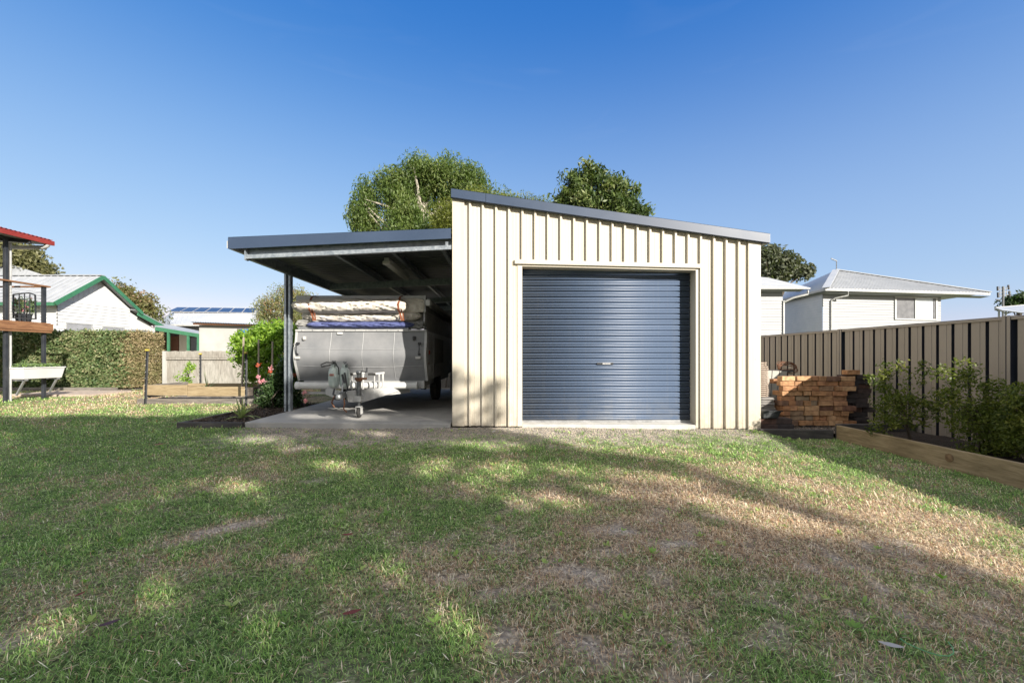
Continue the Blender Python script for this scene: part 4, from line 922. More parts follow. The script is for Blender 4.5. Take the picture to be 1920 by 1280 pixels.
# right, set-back darker part of the pile
for row in range(11):
    z = base_z+row*.0755; x = XU(1579, BY)+random.uniform(0,.05)+(.03 if row > 6 else 0); xe = XU(1632, BY)-(.0 if row < 8 else .05)
    while x < xe:
        hd = random.random() < .3; L = .108 if hd else .225
        dk_ = random.random() < .8; L = .225 if dk_ else L
        putbrick(bdark if dk_ else (bhead if hd else bproto), x+L/2, BY+.10+random.uniform(-.03,.03), z, random.gauss(0,.04), 'dark brick in the right end of the brick pile' if dk_ else 'pale orange brick among the dark bricks at the right end', 'dark bricks at the right end of the pile' if dk_ else 'pale bricks among the dark ones'); x += L+.006
putbrick(bproto, XU(1596, BY)+.02, BY+.03, base_z+11*.0755+.002, .05, 'single pale brick on top of the pile near the bush', 'top brick')
dk = brick_mesh('retaining_block', 'brick_dark', .245, .18, .085, 31)
first = True
for i, (xx, zz) in enumerate([(XU(1436,6.55), -.09), (XU(1466,6.55), -.09), (XU(1434,6.55), -.003), (XU(1463,6.55), -.003)]):
    o = dk if i == 0 else dk.copy()
    if i: COL.objects.link(o)
    o.location = (xx, 6.55, zz); tag(o, ['dark brown block, bottom left by the shed corner', 'dark brown block, bottom right of the low stack', 'dark brown block, top left under the black tray', 'dark brown block, top right of the low stack'][i], 'block', 'dark blocks beside the shed corner')
# pavers, tiles, tray, board, wire
xq = XU(1436, 6.8)
pv_ = None
for i in range(9):
    mb = MB(); mb.box(-.15,.15,-.15,.15,0,.037)
    if pv_ is None: pv_ = o = build('paver', mb, 'paver', bevel=.004)
    else: o = pv_.copy(); COL.objects.link(o)
    o.location = (xq+random.uniform(-.012,.012)+(.03 if i < 5 else 0), 6.98+random.uniform(-.01,.01), .085+i*.041-.185+.1); o.rotation_euler = (0,0,random.gauss(0,.03))
    tag(o, 'grey concrete paver in the stack behind the black tray', 'paver', 'grey pavers stacked beside the shed')
tl = None
for i in range(17):
    if tl is None: mb = MB(); mb.box(-.15,.15,-.14,.14,0,.02); mb.box(.12,.155,-.145,.145,.008,.026); tl = o = build('roof_tile', mb, 'tile_pale', bevel=.003)
    else: o = tl.copy(); COL.objects.link(o)
    o.location = (XU(1414,6.98)+random.uniform(-.008,.008)-.001*i-.02*(i > 14), 6.98, .375+i*.033); o.rotation_euler = (0,0,random.gauss(0,.03))
    tag(o, 'pale terracotta roof tile in the tall stack against the shed side', 'roof tile', 'terracotta tiles stacked beside the shed')
mb = MB(); x0, x1 = XU(1418,6.6), XU(1452,6.6)
mb.prism([(x0,6.42,.09),(x1-.06,6.42,.09),(x1,6.42,.20),(x0,6.42,.20)], (0,.3,0)); tr = build('plastic_tray', mb, 'black_plastic', origin=(x0,6.5,.09), bevel=.01); tag(tr, 'black plastic gutter tray resting on the dark blocks', 'tray')
mb = MB(); mb.box(x0, x1+.012, 6.41, 6.425, .19, .207); build('rim', mb, 'black_plastic', tr)
mb = MB(); a, b, c, d = P(1434,765,7.3), P(1462,768,7.3), P(1476,696,7.55), P(1434,694,7.55)
mb.prism([a,b,c,d], (0,.03,0)); bo = build('leaning_board', mb, 'board_grey', origin=a); tag(bo, 'pale grey-green board leaning on the fence behind the bricks', 'board')
mb = MB()
for k in (.33,.66): mb.bar(a.lerp(b,k)+Vector((0,-.004,0)), d.lerp(c,k)+Vector((0,-.004,0)), .008, .004)
build('joint', mb, 'black_plastic', bo)
mb = MB(); c0 = P(1477, 690, 7.7)
for k in range(9):
    r = .12+.03*random.random(); ax = random.uniform(-.5,.5); pts = []
    for i in range(17):
        a = 2*math.pi*i/16; pts.append(c0+Vector((r*1.3*math.cos(a)+random.uniform(-.01,.01), .06*math.sin(a*1.0+ax)+.03*k/9, r*.55*math.sin(a+ax)+.01*k-.03)))
    mb.tube(pts, .005, 5, cap=False)
tag(build('wire_coil', mb, 'rust', origin=c0), 'rusty tangled wire coil hanging on the fence above the board', 'wire')
mb = MB(); mb.box(XU(1424,7.7), XU(1482,7.7), 7.62, 7.75, ZV(697,7.7), ZV(693.5,7.7)); tag(build('timber_plank', mb, 'darkwood_x', origin=P(1450,695,7.7)), 'dark plank lying behind the top of the leaning board', 'plank')

def bush(name, label, base, blobs, ncl, nleaf, spread, size, mat, r0=.018, cat='shrub', **kw):
    return tree(name, label, base, blobs, ncl, nleaf, spread, size, mat, r0=r0, cat=cat, crown='foliage', trunk='stem', nl=22, shell=.25, **kw)
bz0 = -.06
b1 = P(1707, 825, 5.55); b1.z = bz0
bush('shrub', 'small lilly pilly shrub with pale tips left of the pair by the fence', b1, pxblobs([(1672,730,34,38),(1700,770,55,48),(1735,760,22,42),(1660,790,38,34),(1678,690,16,32),(1632,705,10,20),(1730,700,12,30),(1748,765,20,10),(1650,740,20,30)], 5.5), 120, 3900, .04, .038, 'lf_bush', asp=.5, up=.3)
b2 = P(1830, 860, 4.75); b2.z = bz0
bush('shrub', 'larger dark lilly pilly shrub spreading over the right bed', b2, pxblobs([(1835,785,48,44),(1790,750,22,36),(1812,705,14,30),(1880,790,45,50),(1768,700,14,8),(1850,840,50,22),(1865,735,26,24)], 4.75), 190, 7800, .052, .036, 'lf_bush', asp=.5, up=.3)
b3 = P(1935, 880, 4.3); b3.z = bz0
bush('shrub', 'dark shrub cut by the right edge of view beside the fence post', b3, pxblobs([(1925,760,36,40),(1935,820,45,50),(1910,800,30,40)], 4.35), 130, 7000, .05, .036, 'lf_bush', asp=.5, up=.3)

# ------------------------------------------------------------------ houses behind the right fence
def seg_boards(mb, A, B, z0, z1, h=.19, out=.035):
    A = Vector((A[0],A[1],0)); B = Vector((B[0],B[1],0)); d = (B-A).normalized(); n = Vector((d.y,-d.x,0))
    z = z0
    while z < z1-.01:
        zz = min(z+h, z1); a, b = A+n*out, B+n*out
        mb.add([(a.x,a.y,z),(b.x,b.y,z),(B.x+n.x*.004,B.y+n.y*.004,zz),(A.x+n.x*.004,A.y+n.y*.004,zz),(A.x,A.y,z),(B.x,B.y,z)], [(0,1,2,3),(4,5,1,0)])
        z = zz
def house_hip(name, label, C0, R, L, zE, ridge, soff, windows, zw0=-1):
    pass
zE = 5.8
def GE(u, v): Y = (zE-EYE)*F/(VY-v); return Vector((XU(u,Y), Y, zE))
hb = thing('weatherboard_house', 'white two-storey weatherboard house with hip roof and sliding window', 'house', (30, 32, 0))
C0 = GE(1548, 540.5); R0 = GE(1857, 549); L0 = GE(1440, 567)
dF = (R0-C0).normalized(); dS = (L0-C0).normalized()
ap = P(1566.6, 507, C0.y+5.5); ap.z = 7.1+.9
# apex derived from its pixel at a chosen depth
Yap = C0.y+5.2; ap = P(1567, 506.5, Yap); BK = R0+dS*10; LB = C0+dS*10
rid2 = P(1640, 520, Yap+2.0)
Rr = R0+dS*10
mb = MB()
mb.add([C0, R0, ap, L0+dS*2, R0+dS*11], [(0,1,2),(0,2,3),(1,4,2),(2,4,3)])
rf = build('roof', mb, 'white_roof', hb)
# roof ribs
mb = MB(); n_ = (R0-C0).cross(ap-C0).normalized()
if n_.z < 0: n_ = -n_
for i in range(1, 46):
    k = i/46; p = C0.lerp(R0, k); foot = ap-C0; T = (foot.dot(dF))/(R0-C0).length
    up = (ap-C0)-dF*foot.dot(dF)
    s = k/T if k < T else (1-k)/(1-T); q = p+up*s
    mb.bar(p+n_*.02, q+n_*.02, .05, .04, up=n_)
n2_ = (L0-C0).cross(ap-C0).normalized(); n2_ = n2_ if n2_.z > 0 else -n2_
merge_into(rf, mb)
mb = MB(); mb.bar(C0+n_*.05, ap+n_*.05, .45, .05, up=n_+n2_); mb.bar(ap+Vector((0,0,.06)), R0+Vector((0,0,.06)), .3, .05); build('hip_capping', mb, 'white_roof', rf)
mb = MB(); dn = Vector((0,0,-.16))
inn = (dF+dS).normalized()
mb.prism([C0, R0, R0+dn, C0+dn], dS*.12); mb.prism([C0+dS*.13, L0+dS*2, L0+dS*2+dn, C0+dS*.13+dn], dF*.12)
build('gutter', mb, 'white_steel', rf)
mb = MB(); e = .75; z1_ = zE-.3
mb.add([C0+dn*1.6, R0+dn*1.6, R0+dS*e+dn*1.9, C0+dF*e+dS*e+dn*1.9, L0+dS*2+dF*e+dn*1.9, L0+dS*2+dn*1.6], [(0,1,2,3),(0,3,4,5)]); build('soffit', mb, 'white_board', rf)
W0 = C0+dF*.32+dS*e; W1 = GE(1800, 551)+dS*e; W1 = W0+dF*((Vector((XU(1799,R0.y-1.0),R0.y-1.0,0))-W0).dot(dF)); W2 = W0+dS*12
mb = MB(); seg_boards(mb, W0, W1, 1.6, zE-.3); build('front_wall', mb, 'white_board', hb)
M['side_board_lifted'] = noisy('shade_lifted_weatherboard', (.46,.48,.50), (.52,.53,.545), 1.2, .55)  # paler than the front boards, colour brightens the shaded side
mb = MB(); seg_boards(mb, W2, W0, 1.6, zE-.3); build('side_wall', mb, M['side_board_lifted'], hb)
mb = MB(); mb.add([(W0.x,W0.y,-.2),(W1.x,W1.y,-.2),(W1.x+dS.x*10,W1.y+dS.y*10,-.2),(W2.x,W2.y,-.2)]+[(W0.x,W0.y,1.6),(W1.x,W1.y,1.6),(W1.x+dS.x*10,W1.y+dS.y*10,1.6),(W2.x,W2.y,1.6)], [(0,1,5,4),(1,2,6,5),(3,0,4,7)]); build('lower_wall', mb, 'white_board', hb)
mb = MB(); mb.add([(W1.x,W1.y,1.6),(W1.x+dS.x*10,W1.y+dS.y*10,1.6),(W1.x+dS.x*10,W1.y+dS.y*10,zE-.3),(W1.x,W1.y,zE-.3)], [(0,1,2,3)]); build('end_wall', mb, 'white_board', hb)
def on_wall(u): # point on front wall line at pixel u
    a = (u-CX)/F; # x = a*y ; W0 + t dF
    t = (a*W0.y-W0.x)/(dF.x-a*dF.y); return W0+dF*t
nW = Vector((dF.y,-dF.x,0))
def quadw(u0, u1, v0, v1, off):
    a, b = on_wall(u0), on_wall(u1); return [Vector((p.x,p.y,ZV(v,p.y)))+nW*off for p, v in ((a,v1),(b,v1),(b,v0),(a,v0))]
def planar(mb, u0, u1, v0, v1, off, th=.05):
    q = quadw(u0,u1,v0,v1,off); zt3 = (q[2].z+q[3].z)/2; zb3 = (q[0].z+q[1].z)/2
    q[0].z = q[1].z = zb3; q[2].z = q[3].z = zt3; mb.prism(q, nW*th)
win = None
mb = MB(); planar(mb, 1676,1755.5,556.5,559,.03,.06); planar(mb,1676,1755.5,597.5,600,.03,.06); planar(mb,1676,1679,559.2,597.3,.03,.06); planar(mb,1752.5,1755.5,559.2,597.3,.03,.06); planar(mb,1713.5,1716.5,559.2,597.3,.03,.06)
win = build('window', mb, 'white_steel', hb)
mb = MB(); planar(mb, 1679,1713.5,559,597.5,.022,.015); build('pane', mb, 'screen', win)
mb = MB(); planar(mb, 1716.5,1748,559,597.5,.022,.015); build('pane', mb, 'pale_pane', win)
mb = MB(); planar(mb, 1748.4,1752.3,559,597.5,.022,.03); build('sliding_frame', mb, 'screen', win)
mb = MB(); p = on_wall(1556.5)+nW*.09; mb.tube([(p.x,p.y,0),(p.x,p.y,zE-.75),(p.x+.2,p.y-.1,zE-.6),tuple(C0+dF*1.9+dS*.1+Vector((0,0,-.45)))[0:3],tuple(C0+dF*1.9+dS*.1+Vector((0,0,-.1)))], .055, 8); build('downpipe', mb, 'white_steel', hb)
# antenna on the roof
an = thing('roof_aerial', 'thin bent aerial standing on the white hip roof', 'aerial', ap)
mb = MB(); a0 = P(1568.5, 507, Yap); mb.tube([a0, P(1568.5, 488.5, Yap)], .035, 6); build('mast', mb, 'dark_steel', an)
mb = MB(); mb.bar(P(1558,484.5,Yap), P(1569,489,Yap), .06, .05)
for k in range(6): mb.bar(P(1559+k*1.8,483.6+k*.75,Yap-.2), P(1559+k*1.8,487+k*.75,Yap+.2), .02, .02)
build('boom', mb, 'dark_steel', an)
# left neighbour block
hc = thing('weatherboard_house', 'white weatherboard house corner close behind the shed edge', 'house', (18, 30, 0))
YH = 27.0
mb = MB(); e0 = P(1400, 535, YH); e1 = P(1519, 540, YH); 
mb.add([e0, e1, P(1440, 521, YH+4), P(1380, 516, YH+4)], [(0,1,2,3)]); rf2 = build('roof', mb, 'white_roof', hc, solid=.05)
mb = MB(); mb.prism([P(1400,536,YH), P(1519.5,539,YH), P(1519.5,541.5,YH), P(1400,541.5,YH)], (0,.12,0)); build('gutter', mb, 'white_steel', rf2)
mb = MB(); mb.prism([P(1400,542,YH+.05), P(1508,542,YH+.05), P(1500,547,YH+.6), P(1400,547,YH+.6)], (0,.05,.02)); build('soffit', mb, 'white_board', rf2)
wa, wb = P(1380,600,YH+.7), P(1467,600,YH+.7); mb = MB(); seg_boards(mb, wa, wb, 0, ZV(547,YH+.7), .17); build('front_wall', mb, 'white_board', hc)
wc = Vector((wb.x+.3, wb.y+9, 0)); mb = MB(); mb.add([(wb.x,wb.y,0),(wc.x,wc.y,0),(wc.x,wc.y,5.2),(wb.x,wb.y,5.2)], [(0,1,2,3)]); sw = build('side_wall', mb, 'white_board', hc)
mb = MB(); mb.box(wb.x+.0, wb.x+.09, wb.y-.1, wb.y-.02, 0, 4.6); mb.tube([(wb.x+.05,wb.y-.06,4.5),(wb.x+.5,wb.y-.3,4.75),(wb.x+1.3,wb.y-.5,4.95),(wb.x+1.3,wb.y-.5,5.2)], .06, 8); build('downpipe', mb, 'white_steel', hc)
# window in the shaded side wall of the big house
mb = MB(); yA = 33.5; k0 = (yA-W0.y)/dS.y; pA = W0+dS*k0
pts = [W0+dS*5.5, W0+dS*7.6]; nS = Vector((-dS.y, dS.x, 0))
q = [Vector((pts[1].x,pts[1].y,3.4)), Vector((pts[0].x,pts[0].y,3.4)), Vector((pts[0].x,pts[0].y,5.05)), Vector((pts[1].x,pts[1].y,5.05))]
mb.prism([p+nS*.03 for p in q], nS*.06); wn = build('window', mb, 'white_steel', hb)
cc = sum(q, Vector())/4; mb = MB(); mb.prism([cc+(p-cc)*.84+nS*.1 for p in q], nS*.01); build('pane', mb, 'screen', wn)
# patio roof + tv antenna far right
pt = thing('patio_roof', 'blue-white steel patio roof showing above the fence at far right', 'patio roof', (22, 18, 0))
mb = MB(); Yp = 17
mb.add([P(1866,577,Yp), P(1935,571,Yp), P(1935,589,Yp-3.5), P(1880,582,Yp-3)], [(0,1,2,3)]); build('roof_sheet', mb, 'white_roof', pt, solid=.03)
mb = MB(); mb.bar(P(1866,579,Yp), P(1935,573,Yp), .06, .14); build('beam', mb, 'white_steel', pt)
for u in (1873, 1886, 1925): mb = MB(); a = P(u, 578, Yp-.1); mb.tube([a, (a.x,a.y,-.2)], .03, 8); build('post', mb, 'white_steel', pt)
mb = MB(); mb.tube([P(1886,588,Yp-.3), P(1912,580,Yp-.3)], .025, 6); mb.tube([P(1871,579,Yp-.2), P(1884,587,Yp-.2)], .02, 6); build('brace', mb, 'white_steel', pt)
an = thing('television_aerial', 'tall television aerial mast with many rods above the fence', 'aerial', P(1881, 600, 24))
mb = MB(); mb.tube([P(1881,640,24), P(1880.5,537,24)], .05, 8); build('mast', mb, 'dark_steel', an)
mb = MB(); 
for v in (541,547,553): mb.bar(P(1872,v+2,24), P(1892,v-1,24), .03, .03)
for u in (1875,1879,1883,1887): mb.bar(P(u,537,24), P(u,557,24), .02, .02)
build('reflector_grid', mb, 'dark_steel', an)
mb = MB(); mb.bar(P(1870.5,537,24), P(1870.8,545,24), .07, .05); mb.bar(P(1871,548,24), P(1871.5,558,24), .07, .05); mb.bar(P(1890.5,534,24), P(1891.5,543,24), .07, .05); mb.bar(P(1892,545,24), P(1893,556,24), .07, .05); mb.bar(P(1867,561.5,24), P(1876,562.5,24), .05, .05); build('dipole', mb, 'black_metal', an)

# ------------------------------------------------------------------ background trees
tree('weeping_tree', 'big weeping light green tree rising behind the carport roof', (-2.2, 19, -.1),
     pxblobs([(690,380,22,34),(737,350,22,28),(752,332,24,22),(820,318,30,18),(885,345,22,20),(785,330,38,26,.6),(855,335,34,28),(890,368,26,34),(820,375,60,40,.8),(690,420,28,26),(760,405,46,36),(668,400,10,26),(772,312,20,10),(706,342,12,8),(930,390,30,22),(775,450,90,30)], 19),
     330, 62000, .20, .17, 'lf_weep', asp=.26, droop=1.3, r0=.3, nl=36, bark='pale_bark', shell=.45, flat=(1,1,1.5))
tree('feathery_tree', 'low feathery yellow-green tree beside the weeping tree behind the shed', (-.6, 17, -.1),
     pxblobs([(840,415,34,34),(890,390,42,30),(940,395,40,24),(985,395,36,20),(1015,395,22,16),(865,440,50,26)], 17),
     240, 26000, .20, .13, 'lf_fern', asp=.25, r0=.2, nl=18, shell=.35)
tree('broadleaf_tree', 'dense dark glossy broadleaf tree rising behind the shed roof', (2.7, 14.5, -.1),
     pxblobs([(1080,348,26,24),(1115,335,26,18),(1110,370,62,36),(1160,370,36,32),(1185,395,28,22),(1060,385,24,26),(1140,400,80,30),(1148,343,12,18),(1183,357,9,18),(1100,320,14,14)], 14.5),
     330, 15000, .12, .17, 'lf_magnolia', asp=.34, r0=.2, nl=26, shell=.3, up=.8)
tree('sparse_tree', 'sparse grey-green tree between the shed and the white houses', (20.5, 34, 0),
     pxblobs([(1432,485,16,22),(1447,480,14,14),(1470,500,22,16),(1495,505,22,12),(1512,508,12,8),(1455,515,20,10),(1478,492,8,8)], 34),
     90, 7000, .30, .34, 'lf_grey', asp=.5, r0=.25, nl=26, shell=.3)
tree('round_tree', 'dark round tree crown at the far right horizon', (62, 52, 0),
     pxblobs([(1912,566,20,11),(1900,570,12,8),(1930,562,20,12)], 52), 60, 5000, .35, .4, 'lf_dark', r0=.3, nl=8)
tree('bottlebrush_tree', 'red-tipped bottlebrush tree behind the carport post', (-7.6, 15.6, -.1),
     pxblobs([(515,580,34,28),(545,565,26,24),(575,575,28,26),(500,598,24,14),(560,600,44,24),(530,550,14,10)], 15.5),
     170, 15000, .15, .085, 'lf_bottlebrush', asp=.3, r0=.1, nl=24, shell=.3)
tree('olive_tree', 'olive coloured tree far behind the grey roof at left', (-36, 34, 0),
     pxblobs([(30,485,28,20),(55,497,24,14),(80,506,16,8),(10,480,26,24)], 32), 90, 9000, .4, .3, 'lf_olive', r0=.3, nl=12)
tree('brownish_tree', 'thin brownish-green tree behind the green-trimmed gable', (-25.5, 30, 0),
     pxblobs([(235,560,20,22),(262,575,26,20),(282,592,18,12),(225,545,14,10),(250,590,30,18)], 30), 110, 10000, .3, .22, 'lf_brownish', r0=.2, nl=20, shell=.35)

# ------------------------------------------------------------------ hedge and left neighbours
def hedge():
    HY = 13.5; x1 = -11.85; x0 = -18.0; zt_h = ZV(621, HY); zb_h = -.06
    t = thing('hedge', 'long clipped hedge with glossy leaves, dry at its right end', 'hedge', ((x0+x1)/2, HY+.5, zb_h))
    rng = np.random.default_rng(12); n = 52000
    x = x0+(x1-x0)*rng.random(n); z = zb_h+(zt_h-zb_h)*rng.random(n)
    dep = np.abs(rng.normal(0, .13, n)); lump = (fbm(x, z, 2.2, 40)-.5)*.5
    y = HY+dep-lump*.6
    e = rng.random(n); top = e < .16; y = np.where(top, HY+rng.random(n)*1.0, y); y = np.where(top, HY+rng.random(n)*1.4, y); z = np.where(top, zt_h-np.abs(rng.normal(0,.06,n))+lump*.15, z)
    end = (e > .16) & (e < .36); x = np.where(end, x1-np.abs(rng.normal(0,.08,n))+lump*.3, x); y = np.where(end, HY+rng.random(n)*1.4, y)
    z = z-np.where(~top, np.clip(.05*rng.normal(size=n), -.1, .1), 0)
    C = np.stack([x,y,np.maximum(z, zb_h+.1)],1); pr = np.where(end, .85, 0)+np.clip((x-(x1-.7))/.7, 0, 1)*.6+.05*(fbm(x,z,1.5,60) > .6)
    isd = rng.random(n) < pr
    rn = np.clip(.5*fbm(x, z, 3.5, 70)+.5*rng.random(n), 0, 1)
    V, I, R = leaf_quads(C[~isd], .085, asp=.55, rnd=rn[~isd]); npmesh('foliage', V, I, 4, 'lf_hedge', t, R)
    V, I, R = leaf_quads(C[isd], .075, asp=.5, rnd=rn[isd]); npmesh('dry_foliage', V, I, 4, 'lf_hedge_dry', t, R)
    mb = MB()
    for i in range(24):
        xx = x0+.2+(x1-x0-.4)*i/23; mb.tube([(xx, HY+.5, zb_h), (xx+random.uniform(-.1,.1), HY+.45, .8), (xx+random.uniform(-.3,.3), HY+.3, 1.6)], [.04,.03,.01], 6)
        for k in range(6): z_ = random.uniform(.2,1.6); mb.tube([(xx, HY+.5, z_-.2), (xx+random.uniform(-.3,.3), HY+.15, z_)], [.014,.005], 5)
    build('branches', mb, 'bark', t)
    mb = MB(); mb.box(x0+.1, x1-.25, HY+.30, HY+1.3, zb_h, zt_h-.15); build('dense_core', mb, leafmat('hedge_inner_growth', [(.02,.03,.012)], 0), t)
hedge()
mb = MB(); mb.box(-18, -11.9, 13.05, 13.15, -.1, .06); tag(build('garden_edging', mb, 'oldwood_x', origin=(-14,13.1,0), bevel=.01), 'low weathered timber edging along the foot of the hedge', 'edging')
mb = MB(); mb.add([(-18,13.15,-.03),(-11.6,13.15,-.03),(-11.6,14.8,-.03),(-18,14.8,-.03)], [(0,1,2,3)]); tag(build('hedge_soil', mb, 'mulch_grey'), 'mulch strip below the hedge', 'soil', kind='structure')

M['gable_board'] = noisy('sunlit_weatherboard', (.46,.47,.485), (.51,.52,.525), 1.2, .55)
# neighbour gable house (gable wall faces right)
gh = thing('gable_house', 'white weatherboard neighbour house with green trimmed gable', 'house', (-24, 23, 0))
GX = -22.0
def YG(u, X=GX): return X*F/(u-CX)
def PG(u, v, X=GX): Y = YG(u, X); return Vector((X, Y, ZV(v, Y)))
yA, yB, yC_ = YG(107), YG(243), YG(292)
pk = PG(182.5, 524); eA = PG(107, 561); eB = PG(243, 579)
zW = (PG(107,561).z+PG(243,579).z)/2
mb = MB(); seg_boards(mb, (GX, yA), (GX, yB), 0, zW, .17); build('gable_wall', mb, 'gable_board', gh)
mb = MB(); seg_boards(mb, (-60, yA), (GX, yA), 0, zW, .17); build('front_wall', mb, 'gable_board', gh)
mb = MB(); seg_boards(mb, (GX, yB+.01), (GX, yC_), 0, PG(292, 617).z, .17); mb.prism([(GX,yB+.01,PG(292,617).z),(GX,yC_,PG(292,617).z),(GX,yB+.01,PG(243,585).z)], (-.05,0,0)); build('wing_wall', mb, 'gable_board', gh)
ymid = (yA+yB)/2; pkz = PG(182.5,522).z
mb = MB(); mb.prism([(GX,yA,zW),(GX,yB,zW),(GX,ymid,pkz)], (-.1,0,0))
for i in range(1, 15):
    yy = yA+(yB-yA)*i/15; zz = zW+(pkz-zW)*(1-abs(yy-ymid)/(ymid-yA)); mb.box(GX+.001, GX+.012, yy-.02, yy+.02, zW+.0, zz-.05)
build('gable_panel', mb, 'gable_board', gh)
ov = .45; sl_ = (pkz-zW)/(ymid-yA)
rz_ = pkz+.12; 
y0_, y1_ = yA-ov, yB+ov
z0_, z1_ = rz_-sl_*(ymid-y0_), rz_-sl_*(y1_-ymid)
mb = MB(); XE = GX+.35
mb.add([(-60,y0_,z0_),(XE,y0_,z0_),(XE,ymid,rz_),(-60,ymid,rz_),(-60,y1_,z1_),(XE,y1_,z1_)], [(0,1,2,3),(3,2,5,4)]); grf = build('roof', mb, 'grey_roof', gh, solid=.04)
mb = MB()
x = -59.
while x < XE: mb.bar((x,y0_,z0_+.03), (x,ymid,rz_+.03), .03, .03); x += .35
merge_into(grf, mb)
mb = MB(); mb.box(-60, XE, ymid-.12, ymid+.12, rz_+.02, rz_+.06); build('ridge_capping', mb, 'grey_roof', grf)
mb = MB(); mb.bar((XE+.03,y0_,z0_-.06), (XE+.03,ymid,rz_-.06), .06, .19, up=(0,0,1)); mb.bar((XE+.035,ymid,rz_-.06), (XE+.035,y1_,z1_-.06), .06, .19, up=(0,0,1)); mb.box(-60, XE, y0_-.08, y0_-.0, z0_-.16, z0_-.01)
mb.bar((XE-.04,yB+.2,PG(252,588).z-.0), (XE-.04,yC_+.3,PG(292,614).z+.0), .06, .24)
build('barge_board', mb, 'green_trim', gh)
mb = MB(); mb.add([(-40,yB,PG(252,586).z+.15),(XE,yB,PG(252,586).z+.15),(XE,yC_+.3,PG(292,612).z+.1),(-40,yC_+.3,PG(292,612).z+.1)], [(0,1,2,3)]); build('wing_roof', mb, 'grey_roof', gh, solid=.04)
for ua, ub, v in ((122,171.5,604.5), (190,232.5,611.5), (243.5,279,617)):
    z_ = PG((ua+ub)/2, v+1).z; mb = MB(); ya_, yb_ = YG(ua), YG(ub); mb.box(GX+.025, GX+.06, ya_, yb_, z_-.06, z_); mb.box(GX+.025, GX+.06, ya_, ya_+.06, z_-1.1, z_-.061); mb.box(GX+.025, GX+.06, yb_-.06, yb_, z_-1.1, z_-.061); mb.box(GX+.025, GX+.06, ya_, yb_, z_-1.16, z_-1.1)
    wn = build('window', mb, 'cam_side', gh); mb = MB(); mb.box(GX+.03, GX+.045, ya_+.062, yb_-.062, z_-1.09, z_-.062); build('pane', mb, 'blind', wn)
mb = MB(); bx = -30.; mb.add([P(-60,560,30), P(95,520,30), P(63,511,31.5), P(22,497,33), P(-60,470,33)], [(0,1,2,3,4)]); build('rear_roof', mb, 'grey_roof', gh, solid=.05)
# verandah
ve = thing('verandah', 'green posted verandah joined to the white neighbour house', 'verandah', (-19, 27, 0))
Yv = 26.0
mb = MB(); mb.bar(P(292,616,Yv), P(373.5,629,Yv), .12, .22); build('fascia', mb, 'green_trim', ve)
mb = MB(); mb.add([P(290,613,Yv), P(374,626,Yv), P(372,620.5,Yv+2), P(296,604.5,Yv+2)], [(0,1,2,3)]); build('roof', mb, 'grey_roof', ve, solid=.04)
for u, v in ((316,620), (353,626), (372,628.5)): mb = MB(); p = P(u, v, Yv); mb.box(p.x-.06, p.x+.06, Yv-.05, Yv+.05, -.1, p.z); build('post', mb, 'green_trim', ve)
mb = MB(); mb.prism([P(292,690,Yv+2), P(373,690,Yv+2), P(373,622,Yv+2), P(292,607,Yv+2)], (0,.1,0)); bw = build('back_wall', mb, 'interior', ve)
mb = MB(); mb.box(XU(304,Yv+1.9), XU(335,Yv+1.9), Yv+1.9, Yv+1.96, 0, ZV(630,Yv+1.9)); build('timber_door', mb, 'brown_wall', ve)
mb = MB(); mb.box(XU(336,Yv+1.9), XU(354,Yv+1.9), Yv+1.9, Yv+1.96, 0, ZV(624,Yv+1.9)); build('pale_wall', mb, 'cream_dirty', ve)
mb = MB(); mb.box(XU(358,Yv+1.9), XU(370,Yv+1.9), Yv+1.88, Yv+1.95, 1.0, ZV(633,Yv+1.9)); build('window', mb, 'glass', ve)
# white roofed house with solar panels
so_ = thing('solar_house', 'white roofed house carrying a row of dark solar panels', 'house', (-17, 34, 0))
Yr = 31.0
def Q(u,v,dy=0): return P(u,v,Yr+dy)
RA = [Q(318,608), Q(545,608), Q(545,575,5), Q(331,577,5)]
mb = MB(); mb.add(RA+[Q(290,610,7)], [(0,1,2,3),(0,3,4)]); srf = build('roof', mb, 'white_roof', so_)
nR = (RA[1]-RA[0]).cross(RA[3]-RA[0]).normalized(); nR = nR if nR.z > 0 else -nR
mb = MB()
for i in range(1, 24): k = i/24; mb.bar(RA[0].lerp(RA[1],k)+nR*.02, RA[3].lerp(RA[2],k)+nR*.02, .05, .03, up=nR)
merge_into(srf, mb)
def onroof(u, v):  # ray/plane
    d = Vector(((u-CX)/F, 1, -(v-VY)/F)); o = Vector((0,0,EYE)); t = (RA[0]-o).dot(nR)/d.dot(nR); return o+d*t
for i in range(7):
    ul = 314.5+i*23.3; ut = 333+i*21.5
    q = [onroof(ul,586.5+i*.35), onroof(ul+22.5,586.9+i*.35), onroof(ut+20.8,578.6+i*.3), onroof(ut,578.3+i*.3)]
    mb = MB(); mb.prism([p+nR*.08 for p in q], nR*.04); sp = build('solar_panel', mb, 'white_steel', srf)
    c = sum(q, Vector())/4; mb = MB(); mb.prism([c+(p-c)*.95+nR*.121 for p in q], nR*.006); build('cells', mb, 'solar', sp)
mb = MB(); mb.box(XU(322,Yr+.5), XU(545,Yr+.5), Yr+.5, Yr+6, -.1, ZV(609,Yr)); build('wall', mb, 'white_wall', so_)
mb = MB(); mb.box(XU(318,Yr), XU(545,Yr), Yr-.06, Yr+.06, ZV(611,Yr), ZV(608,Yr)); build('gutter', mb, 'white_steel', so_)
